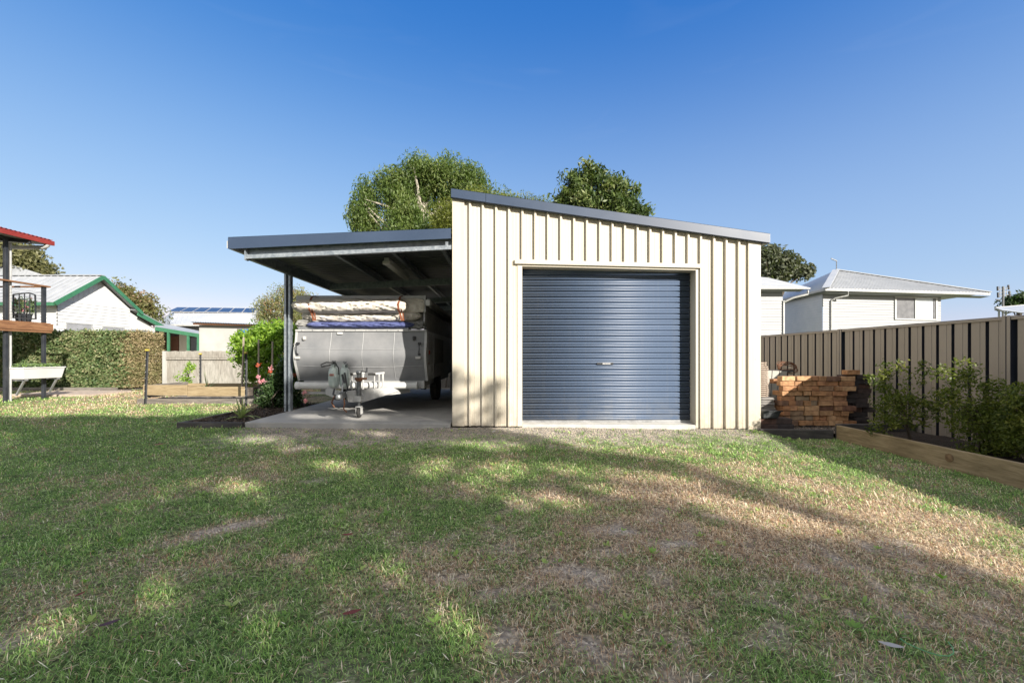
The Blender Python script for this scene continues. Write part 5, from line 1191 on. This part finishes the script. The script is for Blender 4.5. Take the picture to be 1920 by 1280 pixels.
# white shed with corrugated roof edge
ws = thing('white_outbuilding', 'white walled outbuilding with a thin rusty corrugated roof edge', 'outbuilding', (-13, 21, 0))
Yw = 20.5
mb = MB(); mb.box(XU(373.5,Yw), XU(560,Yw), Yw, Yw+4, -.2, ZV(609,Yw)); build('wall', mb, 'white_wall', ws)
mb = MB(); A = []; B = []; x = XU(366, Yw)
while x < XU(565, Yw):
    zz = ZV(604.5,Yw)-(x-XU(366,Yw))*.035; A.append((x, Yw-.3, zz+.018*math.sin(x*2*math.pi/.12))); B.append((x, Yw+4, zz+.02+.018*math.sin(x*2*math.pi/.12))); x += .015
mb.sheet(A, B); build('roof_sheet', mb, 'galv', ws, solid=.004)
mb = MB(); mb.hexa([(XU(368,Yw),Yw-.22,ZV(609,Yw)),(XU(560,Yw),Yw-.22,ZV(613,Yw)),(XU(560,Yw),Yw-.15,ZV(613,Yw)),(XU(368,Yw),Yw-.15,ZV(609,Yw))], [(XU(368,Yw),Yw-.22,ZV(605.8,Yw)),(XU(560,Yw),Yw-.22,ZV(609.4,Yw)),(XU(560,Yw),Yw-.15,ZV(609.4,Yw)),(XU(368,Yw),Yw-.15,ZV(605.8,Yw))]); build('eave_board', mb, 'rust', ws)
M['blue_glass'] = base_mat('blue_window_film', (.02,.12,.36), .2)[0]
mb = MB(); mb.box(XU(446,Yw), XU(478,Yw), Yw-.05, Yw-.003, ZV(636,Yw), ZV(615.5,Yw)); wn = build('window', mb, 'oldwood_x', ws)
mb = MB(); mb.box(XU(449,Yw), XU(468,Yw), Yw-.06, Yw-.051, ZV(634,Yw), ZV(617,Yw)); build('pane', mb, 'blue_glass', wn)

# paling fence
pf_ = thing('paling_fence', 'grey weathered timber paling fence behind the garden beds', 'fence', (-8, 14.6, -.2))
FY = 14.6; x0, x1 = XU(311, FY), -1.0; zt_f = ZV(658, FY)
mb = MB(); x = x0; r_ = random.Random(4)
while x < x1:
    w_ = .095; mb.box(x, x+w_-.004, FY+r_.uniform(0,.006), FY+.02, -.2, zt_f+r_.uniform(-.012,.012)); x += w_
build('palings', mb, 'paling', pf_)
mb = MB(); mb.box(x0, x1, FY-.045, FY-.003, ZV(674,FY), ZV(670.5,FY)); build('rail', mb, 'paling', pf_)
mb = MB(); mb.box(x0, x1, FY-.025, FY-.003, ZV(670,FY), zt_f-.02); build('upper_boards', mb, 'paling', pf_)
mb = MB(); mb.box(x0-.06, x0+.03, FY-.08, FY+.03, -.2, zt_f); build('post', mb, 'white_wall', pf_)

# ------------------------------------------------------------------ garden beds left
# front bed with dark sleepers
sl1 = MB(); xa, xb = XU(337.5), -3.89
sl1.box(xa, xb, 6.33, 6.385, -.2, ZV(790.5)); tag(build('bed_sleeper', sl1, 'darkwood_x', origin=(-4.4,6.36,-.1), bevel=.006), 'dark sleeper across the front of the mulch bed beside the slab', 'sleeper')
sl2 = MB(); sl2.box(xa, xa+.05, 6.39, 9.3, -.2, ZV(790.5)-.004); tag(build('bed_sleeper', sl2, 'darkwood_y', origin=(xa,8,-.1), bevel=.006), 'brown sleeper along the left side of the mulch bed', 'sleeper')
def soil(name, x0, x1, y0, y1, z, mat, label, sd=3, amp=.05, nx=24, ny=50):
    mb = MB(); vs = [(x0+(x1-x0)*i/nx, y0+(y1-y0)*j/ny, z+amp*(fbm(np.array([x0+(x1-x0)*i/nx]),np.array([y0+(y1-y0)*j/ny]),5,sd)[0]-.5)*2) for i in range(nx+1) for j in range(ny+1)]
    mb.add(vs, [(i*(ny+1)+j,(i+1)*(ny+1)+j,(i+1)*(ny+1)+j+1,i*(ny+1)+j+1) for i in range(nx) for j in range(ny)])
    tag(build(name, mb, mat), label, 'soil', kind='structure')
soil('bed_soil', xa+.04, -3.885, 6.38, 9.3, .0, 'mulch', 'dark mulch soil in the bed beside the slab')
n = 2600; C = np.stack([rng.uniform(xa+.08, -3.92, n), rng.uniform(6.42, 9.2, n), rng.uniform(.0, .04, n)], 1)
q = leaf_quads(C, .04, asp=.4); tag(npmesh('mulch_chips', q[0], q[1], 4, leafmat('mulch_chip', [(.02,.015,.012), (.06,.045,.035), (.13,.10,.08)], 0, .95), None, q[2]), 'dark bark chips covering the bed beside the slab', 'mulch', kind='stuff')
# agave-like plant
ag = thing('spiky_plant', 'pale green strappy plant growing in the mulch bed corner', 'plant', P(452, 784, 6.75))
def strappy(root, base, n, Lm, wid, mat, name='leaves', seed=1, upb=.9):
    r = random.Random(seed); vs = []; fs = []; rn = []
    for k in range(n):
        a = r.uniform(0, 2*math.pi); L = Lm*r.uniform(.6, 1.1); el_ = r.uniform(.35, 1.45)*upb; w_ = wid*r.uniform(.7,1.2)
        d = Vector((math.cos(a), math.sin(a), 0)); s = Vector((-d.y, d.x, 0)); o = len(vs); seg = 6; rv = r.random()
        for i in range(seg+1):
            t = i/seg; h = L*t; p = Vector(base)+d*(h*math.cos(el_)+.0)+Vector((0,0,h*math.sin(el_)-.5*L*t*t*math.cos(el_)))
            ww = w_*(1-t)**.6*(.5+min(1,t*3)*.5); fold = Vector((0,0,.25*ww))
            vs += [p+s*ww/2+fold, p, p-s*ww/2+fold]; rn += [rv]*3
        for i in range(seg): b = o+i*3; fs += [(b,b+1,b+4,b+3),(b+1,b+2,b+5,b+4)]
    idx = np.array(fs).ravel(); return npmesh(name, np.array([tuple(v) for v in vs]), idx, 4, mat, root, np.array(rn))
strappy(ag, tuple(ag.location), 24, .36, .055, 'lf_agave', seed=3, upb=1.05)

# dark rose bush with flowers beside the post
rb = P(515, 770, 8.4); rb.z = 0
r_b = bush('rose_bush', 'dark leafy rose bush with a few pink blooms beside the carport post', rb, pxblobs([(515,735,24,26),(535,700,22,30),(505,750,22,16),(545,745,20,26),(520,715,18,22),(560,690,12,30)], 8.4), 150, 8000, .06, .055, 'lf_rose', asp=.6)
rngf = np.random.default_rng(3)
for mt, spots in (('petal_pink', [(494,714,8.1),(487,716,8.1),(571,736,7.5),(573,752,7.4),(508,690,8.2),(484,706,8.2)]), ('petal_red', [(551,703,8.0),(507,697,8.2),(484,685,8.3)])):
    for s in spots: leaf_obj('flower', np.array(P(*s))+rngf.normal(0, .018, (26,3)), .04, mt, r_b, asp=.8)
# lime shrub
lb = P(500, 745, 10.6); lb.z = -.05
bush('lime_shrub', 'tall bright lime green shrub growing against the paling fence', lb, pxblobs([(475,650,30,34),(510,640,30,28),(540,650,26,40),(500,680,40,36),(455,668,22,12),(448,640,12,18),(530,700,30,40),(470,700,14,24),(480,625,14,12),(525,618,20,10)], 10.9), 210, 15000, .10, .095, 'lf_lime', asp=.42, r0=.035)
# young sapling in front of fence
sb = P(352, 725, 13.2); sb.z = -.05
bush('young_sapling', 'thin young sapling with few yellow-green leaves before the paling fence', sb, pxblobs([(354,690,7,10),(341,708,8,7),(356,712,6,10),(356,682,4,4)], 13.2), 16, 380, .07, .085, 'lf_lime', r0=.014)
rs = P(836, 660, 14.0); rs.z = 0
bush('rear_shrub', 'yellow-green shrub seen past the back of the carport', rs, pxblobs([(838,600,14,20),(850,615,12,16)], 14.9), 30, 1800, .09, .08, 'lf_lime', asp=.4)
# rear raised bed
def board(name, x0, x1, y0, y1, z0, z1, mat, label, cat='sleeper', group=None):
    mb = MB(); mb.box(x0,x1,y0,y1,z0,z1); o = build(name, mb, mat, origin=((x0+x1)/2,(y0+y1)/2,z0), bevel=.006); tag(o, label, cat, group); return o
RY = 9.6; ra, rbx, rc = XU(268,RY), XU(461,RY), XU(488,RY)
board('bed_sleeper', ra, XU(350,RY), RY, RY+.05, ZV(741,RY), ZV(721.5,RY), 'pine_x', 'upper front pine sleeper of the rear raised bed, sunlit left length')
board('bed_sleeper', XU(350.6,RY), rbx, RY+.004, RY+.05, ZV(742.5,RY), ZV(725,RY), 'pine_x', 'upper front pine sleeper of the rear raised bed, right length')
board('bed_sleeper', XU(258,RY-.1), XU(497,RY-.1), RY-.12, RY-.07, -.14, ZV(747.5,RY-.1), 'oldwood_x', 'weathered lower front sleeper of the rear raised bed')
board('bed_sleeper', rbx+.01, rbx+.06, RY+.0, 10.9, ZV(742.5,RY), ZV(727,RY), 'darkwood_y', 'side sleeper at the right end of the rear raised bed')
board('bed_sleeper', ra, XU(497,10.9), 10.92, 10.97, .08, ZV(718.5,10.9), 'pine_x', 'back pine sleeper of the rear raised bed')
board('bed_sleeper', ra, ra+.05, RY+.06, 10.9, .08, ZV(722,RY), 'oldwood_y', 'left end sleeper of the rear raised bed')
soil('raised_bed_soil', ra+.05, rbx, RY-.07, 10.9, .04, 'mulch_grey', 'dry soil inside the rear raised bed', 5)
nn_ = 700; C = np.stack([rng.uniform(ra+.1, rbx, nn_), rng.uniform(RY-.02, RY+.6, nn_), rng.uniform(.05, .12, nn_)], 1)
sp_ = thing('strappy_weed', 'arching strappy weed in the rear raised bed', 'plant', P(388, 730, 10.3)); strappy(sp_, tuple(sp_.location), 12, .5, .03, 'lf_agave', seed=8, upb=1.1)
# star pickets and stakes
def picket(u, v0, v1, Y, label, lean=0):
    a = P(u, v1, Y); b = P(u+lean, v0, Y); t = thing('star_picket', label, 'picket', a, 'black steel pickets around the garden beds')
    mb = MB()
    for k in range(3): 
        an_ = 2*math.pi*k/3+.5; o = Vector((math.cos(an_), math.sin(an_), 0))*.014
        mb.bar(a+o, b+o, .028, .006, up=(math.sin(an_), -math.cos(an_), 0))
    mb.bar(a, b, .014, .014); build('shaft', mb, 'black_metal', t)
    mb = MB(); mb.box(b.x-.03, b.x+.03, b.y-.03, b.y+.03, b.z-.01, b.z+.03); build('cap', mb, 'yellow', t, bevel=.008)
    mb = MB()
    for k in range(7): c = a.lerp(b, .12+k*.12); mb.lathe((c.x, c.y-.03, c.z), [(.006,0),(.006,.004)], 'y', 6)
    build('hole_plugs', mb, 'white_print', t)
picket(272, 657, 757, 9.4, 'black star picket with yellow cap left of the raised bed', 4)
picket(375.5, 664, 722, 11.2, 'black star picket with yellow cap behind the raised bed')
picket(461, 662, 766, 9.0, 'black star picket with yellow cap at the right end of raised bed')
picket(534, 664, 745, 9.3, 'black star picket with yellow cap just left of the carport post')
for u, v0, v1, ln, lb_ in ((453,632,728,4,'pale timber stake leaning beside the lime shrub, leftmost stake'), (485,636,725,0,'pale upright timber stake in the middle of the lime shrub'), (510,640,705,1,'pale timber stake nearest to the carport post')):
    mb = MB(); a = P(u, v1, 10.2); a.z = 0; mb.bar(a, P(u+ln, v0, 10.2), .03, .03, up=(0,1,0)); tag(build('garden_stake', mb, 'stake_wood', origin=a), lb_, 'stake', 'timber garden stakes')

# ------------------------------------------------------------------ deck house at far left
dh = thing('deck_house', 'timber deck house corner with red roof edge at far left', 'house', (-12, 9, 0))
DX = -11.5
def YD_(u, X=DX): return X*F/(u-CX)
yp1, yp2 = YD_(10.5), YD_(82)
zdk1, zdk0 = ZV(602, yp1), ZV(618, yp1)
for yy in (yp1, yp2):
    mb = MB(); mb.box(DX-.03, DX+.03, yy-.035, yy+.035, -.15, zdk0 if yy == yp2 else ZV(447,yp1)); build('post', mb, 'dark_post', dh, bevel=.006)
mb = MB(); mb.box(DX+.072, DX+.115, 7.0, yp2+.12, zdk0+.02, zdk1); mb.box(DX+.072, DX+.10, 7.0, yp2+.1, zdk0-.03, zdk0+.018); build('deck_fascia', mb, 'deck_wood', dh)
mb = MB(); 
for k in range(24): mb.box(DX-2.4, DX+.07, yp2+.1-.1*k-.09, yp2+.1-.1*k, zdk1-.0, zdk1+.02)
build('deck_boards', mb, 'deck_woodx', dh)
mb = MB(); mb.box(DX-2.4, DX+.06, yp2+.07, yp2+.12, zdk0+.02, zdk1-.002); mb.box(DX-.06, DX+.06, 7.0, yp2-.07, zdk0-.0, zdk1-.03); build('bearer', mb, 'dark_post', dh)
zr_ = ZV(538, yp2)
mb = MB(); mb.box(DX-.03, DX+.07, 8.0, yp2+.1, zr_, zr_+.035); mb.box(DX-2.3, DX-.035, yp2+.03, yp2+.1, zr_-.0, zr_+.033); build('handrail', mb, 'deck_wood', dh)
mb = MB(); mb.box(DX-.03, DX+.03, yp2-.035, yp2+.035, zdk1+.02, zr_-.002); build('rail_post', mb, 'dark_post', dh)
mb = MB()
for k in range(10):
    z_ = zdk1+.10+k*.075
    if z_ < zr_-.03: mb.tube([(DX-.0,8.0,z_),(DX-.0,yp2-.04,z_)], .003, 5); mb.tube([(DX-2.3,yp2+.0,z_),(DX-.05,yp2+.0,z_)], .003, 5)
build('cable_wires', mb, 'dark_steel', dh)
for k in range(10):
    z_ = zdk1+.10+k*.075
    if z_ < zr_-.03: mb = MB(); mb.box(DX-.05, DX-.031, yp2-.03, yp2-.0, z_-.012, z_+.012); build('cable_fitting', mb, 'alum', dh)
# walls
mb = MB(); seg_boards(mb, (DX-.55, 7.6), (DX-.55, 9.45), zdk1+.02, ZV(455,9.8), .14, .012); build('timber_wall', mb, 'brown_wall', dh)
mb = MB()
for k in range(8): mb.box(DX-.30, DX-.26, 8.0, yp1-.1, zdk1+.05+k*.115, zdk1+.05+k*.115+.09)
build('slat_screen', mb, 'deck_wood', dh)
mb = MB(); mb.box(DX-.095, DX-.035, yp1+.12, yp1+.16, -.1, ZV(452,yp1)); build('downpipe', mb, 'white_steel', dh, bevel=.008)
# roof: eave parallel to the depth direction
RX = -11.15; ry1 = YD_(101, RX); zre = ZV(456, ry1)
mb = MB(); A = []; B = []; y = 6.5
while y < ry1:
    w_ = .012*math.sin(y*2*math.pi/.09); A.append((RX, y, zre+.06+w_)); B.append((RX-3, y, zre+.50+w_)); y += .0225
mb.sheet(A, B); drf = build('roof', mb, 'red_roof', dh, solid=.004)
mb = MB(); mb.box(RX-.03, RX+.0, 6.5, ry1+.02, zre-.06, zre+.045); mb.hexa([(RX-3,ry1+.0,zre+.38),(RX-.03,ry1+.0,zre-.06),(RX-.03,ry1+.03,zre-.06),(RX-3,ry1+.03,zre+.38)], [(RX-3,ry1+.0,zre+.48),(RX-.03,ry1+.0,zre+.045),(RX-.03,ry1+.03,zre+.045),(RX-3,ry1+.03,zre+.48)]); build('barge_board', mb, 'red_roof', drf)
mb = MB(); mb.add([(RX-.05,6.5,zre-.05),(RX-.05,ry1-.02,zre-.05),(RX-1.4,ry1-.02,zre+.04),(RX-1.4,6.5,zre+.04)], [(0,1,2,3)]); build('soffit', mb, 'white_board', drf, solid=.01)
mb = MB(); gy = ry1-.05; mb.box(RX-1.1, RX-.12, gy-.12, gy, zre-.17, zre-.10); mb.tube([(RX-.35,gy-.06,zre-.13),(RX-.12,gy-.06,zre-.13),(RX-.05,gy-.06,zre-.09),(RX-.04,gy-.06,zre-.06)], .05, 10); build('gutter', mb, 'white_steel', drf)
mb = MB(); mb.bar((DX-.3, yp1, zre-.04), (DX+.3, yp1+.25, zre-.06), .05, .14); mb.box(DX-.045, DX+.045, 7.2, yp1+.5, ZV(447,yp1)+.0, ZV(447,yp1)+.12); build('beam', mb, 'dark_post', dh)
# metal railing gate panel on the deck
mg = thing('metal_railing', 'black barred metal railing panel standing on the deck', 'railing', (-11.9, 10.5, zdk1))
Yk = 10.35
mb = MB(); c = [P(25,552,Yk), P(55,549,Yk), P(66,553,Yk), P(67,598,Yk), P(25,596,Yk)]
for p, q in zip(c, c[1:]+c[:1]): mb.bar(p, q, .025, .025, up=(0,1,0))
build('frame', mb, 'black_metal', mg)
for u in (25,36,46,56): mb = MB(); mb.bar(P(u,551,Yk), P(u,597,Yk), .015, .015, up=(0,1,0)); build('bar', mb, 'black_metal', mg)
for i, (u, lab) in enumerate(((38,'dark plastic pot with tall white flowers on the deck, left pot'), (50,'dark plastic pot with pink flowers on the deck, right pot'))):
    b = P(u, 603, 10.6); b.z = zdk1+.02; t = thing('flower_pot', lab, 'potted plant', b, 'flower pots on the deck')
    mb = MB(); mb.lathe(b, [(.075,0),(.10,.20),(.112,.2),(.112,.23),(.095,.23),(.09,.19),(0,.19)], 'z', 20); build('pot', mb, 'pot', t)
    L, K, rn = clumps([(b+Vector((0,0,.42)), (.16,.14,.20))], 16, 420, .035); leaf_obj('foliage', L, .05, 'lf_herb', t, rnd=rn)
    L, K, rn = clumps([(b+Vector((0,0,.48)), (.17,.14,.2))], 9, 80, .012); leaf_obj('flowers', L, .035, 'petal_pink', t, asp=.9)
    mb = MB()
    for k in range(5): mb.tube([b+Vector((0,0,.19)), b+Vector((random.uniform(-.12,.12),random.uniform(-.1,.1),.5))], .005, 5)
    build('stems', mb, 'bark', t)
# trough planter
TX0, TX1 = XU(8,YD_(44,-11.2)), -11.2; ty0, ty1 = YD_(44,-11.2), YD_(122,-11.2)
ztp, zbt = ZV(689.5,ty0), ZV(711,ty0)
tp = thing('planter_trough', 'white tapered planter trough on struts below the deck', 'planter', ((TX0+TX1)/2, ty0+.4, zbt))
mb = MB(); i_ = .04
mb.hexa([(TX0+i_,ty0+i_,zbt),(TX1-i_,ty0+i_,zbt),(TX1-i_,ty1-i_,zbt),(TX0+i_,ty1-i_,zbt)], [(TX0,ty0,ztp-.02),(TX1,ty0,ztp-.02),(TX1,ty1,ztp-.02),(TX0,ty1,ztp-.02)])
mb.box(TX0-.015, TX1+.015, ty0-.015, ty0+.02, ztp-.018, ztp+.01); mb.box(TX1-.02, TX1+.015, ty0+.022, ty1+.015, ztp-.018, ztp+.01); mb.box(TX0-.015, TX0+.02, ty0+.022, ty1+.015, ztp-.018, ztp+.01)
build('trough', mb, 'trough', tp, bevel=.008)
for yy in (ty0+.1, ty1-.12):
    mb = MB(); mb.bar((DX-.1,yy,zbt-.02), (TX1-.02,yy,zbt-.02), .04, .04); mb.bar((TX1-.08,yy,zbt-.02), (DX+.02,yy,.1), .04, .03); build('bracket', mb, 'alum', tp)
C = np.stack([RNG.uniform(TX0+.04,TX1-.04,900), RNG.uniform(ty0+.04,ty1-.06,900), ztp+RNG.random(900)*.09], 1); leaf_obj('leafy_plants', C, .06, 'lf_herb', tp)
strappy(tp, ((TX0+TX1)/2, ty0+.2, ztp), 60, .22, .014, 'lf_herb', name='spiky_plants', seed=5)
strappy(tp, ((TX0+TX1)/2-.1, ty0+.4, ztp), 60, .22, .014, 'lf_herb', name='spiky_plants', seed=6)
mb = MB(); mb.box(-13.2, -11.0, 11.3, 12.6, -.1, .01); tag(build('paved_path', mb, 'tile_pale'), 'pinkish paving strip below the deck before the hedge', 'path', kind='structure')

# ------------------------------------------------------------------ fallen leaves
def fleaf(u, v, size, ang, mat, label):
    Y = 5.
    for _ in range(30): Y = (EYE-float(gz(XU(u,Y),Y)))*F/(v-VY)
    size *= .75; c = Vector((XU(u,Y), Y, float(gz(XU(u,Y),Y))+.03)); d = Vector((math.cos(ang), math.sin(ang), .08)); s = Vector((-d.y,d.x,.15)); mb = MB(); n = 8; A = []; B = []
    for i in range(n+1):
        t = i/n; w_ = math.sin(math.pi*min(.98,max(.02,t)))**.8*size*.13; p = c+d*(t-.5)*size+Vector((0,0,.12*size*(t-.5)**2)); A.append(p+s*w_+Vector((0,0,.006))); B.append(p-s*w_+Vector((0,0,.004)))
    mb.sheet(A, B); o = build('fallen_leaf', mb, mat, origin=c, solid=.0006); tag(o, label, 'leaf', 'fallen leaves on the lawn')
fleaf(1671,1225,.10,-.6,'dead_leaf_white','silvery long leaf lying on the lawn at bottom right')
fleaf(298,838,.17,.15,'dead_leaf','long orange dry leaf on the shaded lawn before the dark sleeper')
fleaf(652,1012,.09,0,'dead_leaf_red','small red leaf on the lawn left of centre')
fleaf(660,1162,.10,.3,'dead_leaf_red','reddish curled leaf near the bottom centre')
fleaf(150,1127,.05,1.2,'dead_leaf_red','tiny dark red leaf at lower left')
fleaf(205,1183,.09,.6,'dead_leaf_purple','dark purple leaf at bottom left')
fleaf(926,813,.13,1.0,'dead_leaf_white','pale leaf on the gravel in front of the shed corner')
fleaf(1095,842,.10,-.8,'dead_leaf_white','pale small leaf in front of the roller door')

# thin green string lying in a loop on the grass
def G(u, v, h=.03):
    Y = 5.
    for _ in range(30): Y = (EYE-h-float(gz(XU(u,Y),Y)))*F/(v-VY)
    return Vector((XU(u,Y), Y, float(gz(XU(u,Y),Y))+h))
mb = MB(); pts = [G(*p) for p in ((1688,1196),(1700,1205),(1718,1213),(1740,1222),(1762,1228),(1780,1229),(1788,1224),(1786,1212),(1778,1203))]; mb.tube(pts, .0022, 5)
tag(build('garden_string', mb, leafmat('green_string', [(.12,.34,.16)], .1), origin=pts[0]), 'thin green string curling on the lawn at bottom right', 'string')
# small broad-leaved weeds through the lawn and the gravel
def weeds():
    r = np.random.default_rng(31); V = []; R = []
    n = 340; x = r.uniform(-4, 4.2, n); y = np.where(r.random(n) < .45, r.uniform(4.8, 6.2, n), r.uniform(1.6, 5, n))
    x = np.where(y < 4.8, x*np.clip(y/4, .4, 1), x)
    for i in range(n):
        k = r.integers(5, 11); s = r.uniform(.012, .034); rv = r.random()
        for j in range(k):
            a = r.uniform(0, 2*np.pi); e = r.uniform(.15, .9); d = np.array([np.cos(a)*np.cos(e), np.sin(a)*np.cos(e), np.sin(e)]); sd_ = np.array([-np.sin(a), np.cos(a), 0]); l = s*r.uniform(.7, 1.6); b = np.array([x[i], y[i], float(gz(x[i], y[i]))+.012])+d*.004
            V += [b, b+d*l*.55+sd_*l*.22, b+d*l, b+d*l*.55-sd_*l*.22]; R += [rv]*4
    V = np.array(V); o = npmesh('weeds', V, np.arange(len(V)), 4, leafmat('weed_leaf', [(.12,.22,.05), (.22,.36,.08), (.34,.42,.14)], .3), None, np.array(R)); tag(o, 'small leafy weeds dotted through the lawn and gravel', 'weeds', kind='stuff')
weeds()
# dead twigs and clippings
def litter():
    r = np.random.default_rng(41); n = 2600; y = r.uniform(1.3, 6.3, n); x = r.uniform(-1.25, 1.25, n)*y; k = (x < 3.6) & (x > -7); x = x[k]; y = y[k]; n = len(x)
    C = np.stack([x, y, gz(x, y)+.022], 1); a = r.uniform(0, 2*np.pi, n); V = np.empty((n,4,3)); L = r.uniform(.02, .07, n)[:,None]; d = np.stack([np.cos(a), np.sin(a), r.normal(0,.15,n)], 1); s = np.stack([-np.sin(a), np.cos(a), np.zeros(n)], 1)*.0022
    V[:,0] = C-d*L/2; V[:,1] = C+s; V[:,2] = C+d*L/2; V[:,3] = C-s
    tag(npmesh('grass_clippings', V.reshape(-1,3), np.arange(n*4), 4, leafmat('dry_clipping', [(.30,.20,.12), (.6,.48,.32), (.85,.78,.62)], .1), None, np.repeat(r.random(n), 4)), 'dry clippings and twigs scattered over the lawn', 'clippings', kind='stuff')
litter()

# ------------------------------------------------------------------ trees behind the camera that shade the lawn
def shade_trees():
    rng = np.random.default_rng(21)
    bd = [(-30,7.3),(-9,7.55),(-5.6,7.7),(-5.0,8.0),(-4.7,9.0),(-4.0,9.2),(-3.5,8.3),(-2.6,8.0),(-1.6,7.7),(-.9,7.4),(-.1,6.4),(.5,5.75),(.92,5.1),(1.92,4.35),(2.34,3.45),(2.55,2.7),(2.65,2.1),(2.7,0),(2.7,-4)]
    bx = np.array([b[0] for b in bd]); by = np.array([b[1] for b in bd])
    n = 62000
    x = rng.uniform(-17, 2.7, n); y = rng.uniform(-3.5, 9.3, n)
    lim = np.interp(x, bx[:-2], by[:-2])+(fbm(x, y, 1.3, 90)-.5)*.6
    inside = (y < lim) & (x < 2.72)
    # gaps that let the sun through
    holes = [(-.32,4.05,.40,.20),(.5,4.15,.34,.09),(.34,3.25,.24,.09),(-.62,2.2,.10,.04),(1.25,3.95,.42,.10),(1.5,3.3,.45,.09),(1.95,2.85,.38,.08),(-1.8,1.7,.15,.05),(-1.55,1.92,.10,.035),(-2.45,3.6,.3,.08),(-1.55,4.2,.3,.09),(-3.2,5.5,.35,.12),(-.2,5.2,.35,.12),(-3.4,2.2,.10,.06),(1.0,3.5,.3,.07),(-.2,1.75,.1,.06),(-6.5,5.0,.35,.12),(-1.9,6.0,.2,.08),(-1.0,6.95,.14,.10),(-1.35,7.35,.16,.08),(-.6,6.6,.12,.08),(-2.4,7.1,.25,.12),(-3.3,7.2,.25,.12)]
    ok = np.ones(n, bool)
    for hx, hy, rx, ry in holes:
        c, s = math.cos(-.35), math.sin(-.35); dx, dy = x-hx, y-hy
        ok &= (((dx*c+dy*s)/rx/1.7)**2+((-dx*s+dy*c)/ry/2.6)**2) > rng.uniform(.6, 1.2, n)
    spotty = fbm(x, y, 1.6, 55, 4)
    ok &= spotty > .21
    k = inside & ok; x = x[k]; y = y[k]; n = len(x)
    t = 10.5+y*.7+rng.normal(0, 1.1, n)+1.0*np.sin(x*.8)
    C = np.stack([x+SUN.x*t, y+SUN.y*t, -.06+SUN.z*t], 1)
    cx = np.array([-4.5,0.0,4.0,7.5,11.0])
    own = np.argmin(np.abs(C[:,0][:,None]-cx[None]), 1)
    labs = ['leftmost leafy gum tree behind the viewpoint', 'second gum tree from the left behind the viewpoint', 'middle gum tree behind the viewpoint', 'fourth gum tree from the left behind the viewpoint', 'rightmost gum tree behind the viewpoint shading the dry lawn']
    for i in range(5):
        c = C[own == i]
        if len(c) < 20: continue
        m = c.mean(0); tt = thing('gum_tree', labs[i], 'tree', (cx[i], m[1]-.3, -.1), 'trees behind the camera')
        leaf_obj('crown', c, .21, 'lf_olive', tt, asp=.55)
        mb = MB(); limbs(mb, (cx[i], m[1]-.3, -.1), (m[0], m[1], m[2]+1), c, .3, 26); build('trunk', mb, 'bark', tt)
    print('shade leaves', n)
shade_trees()
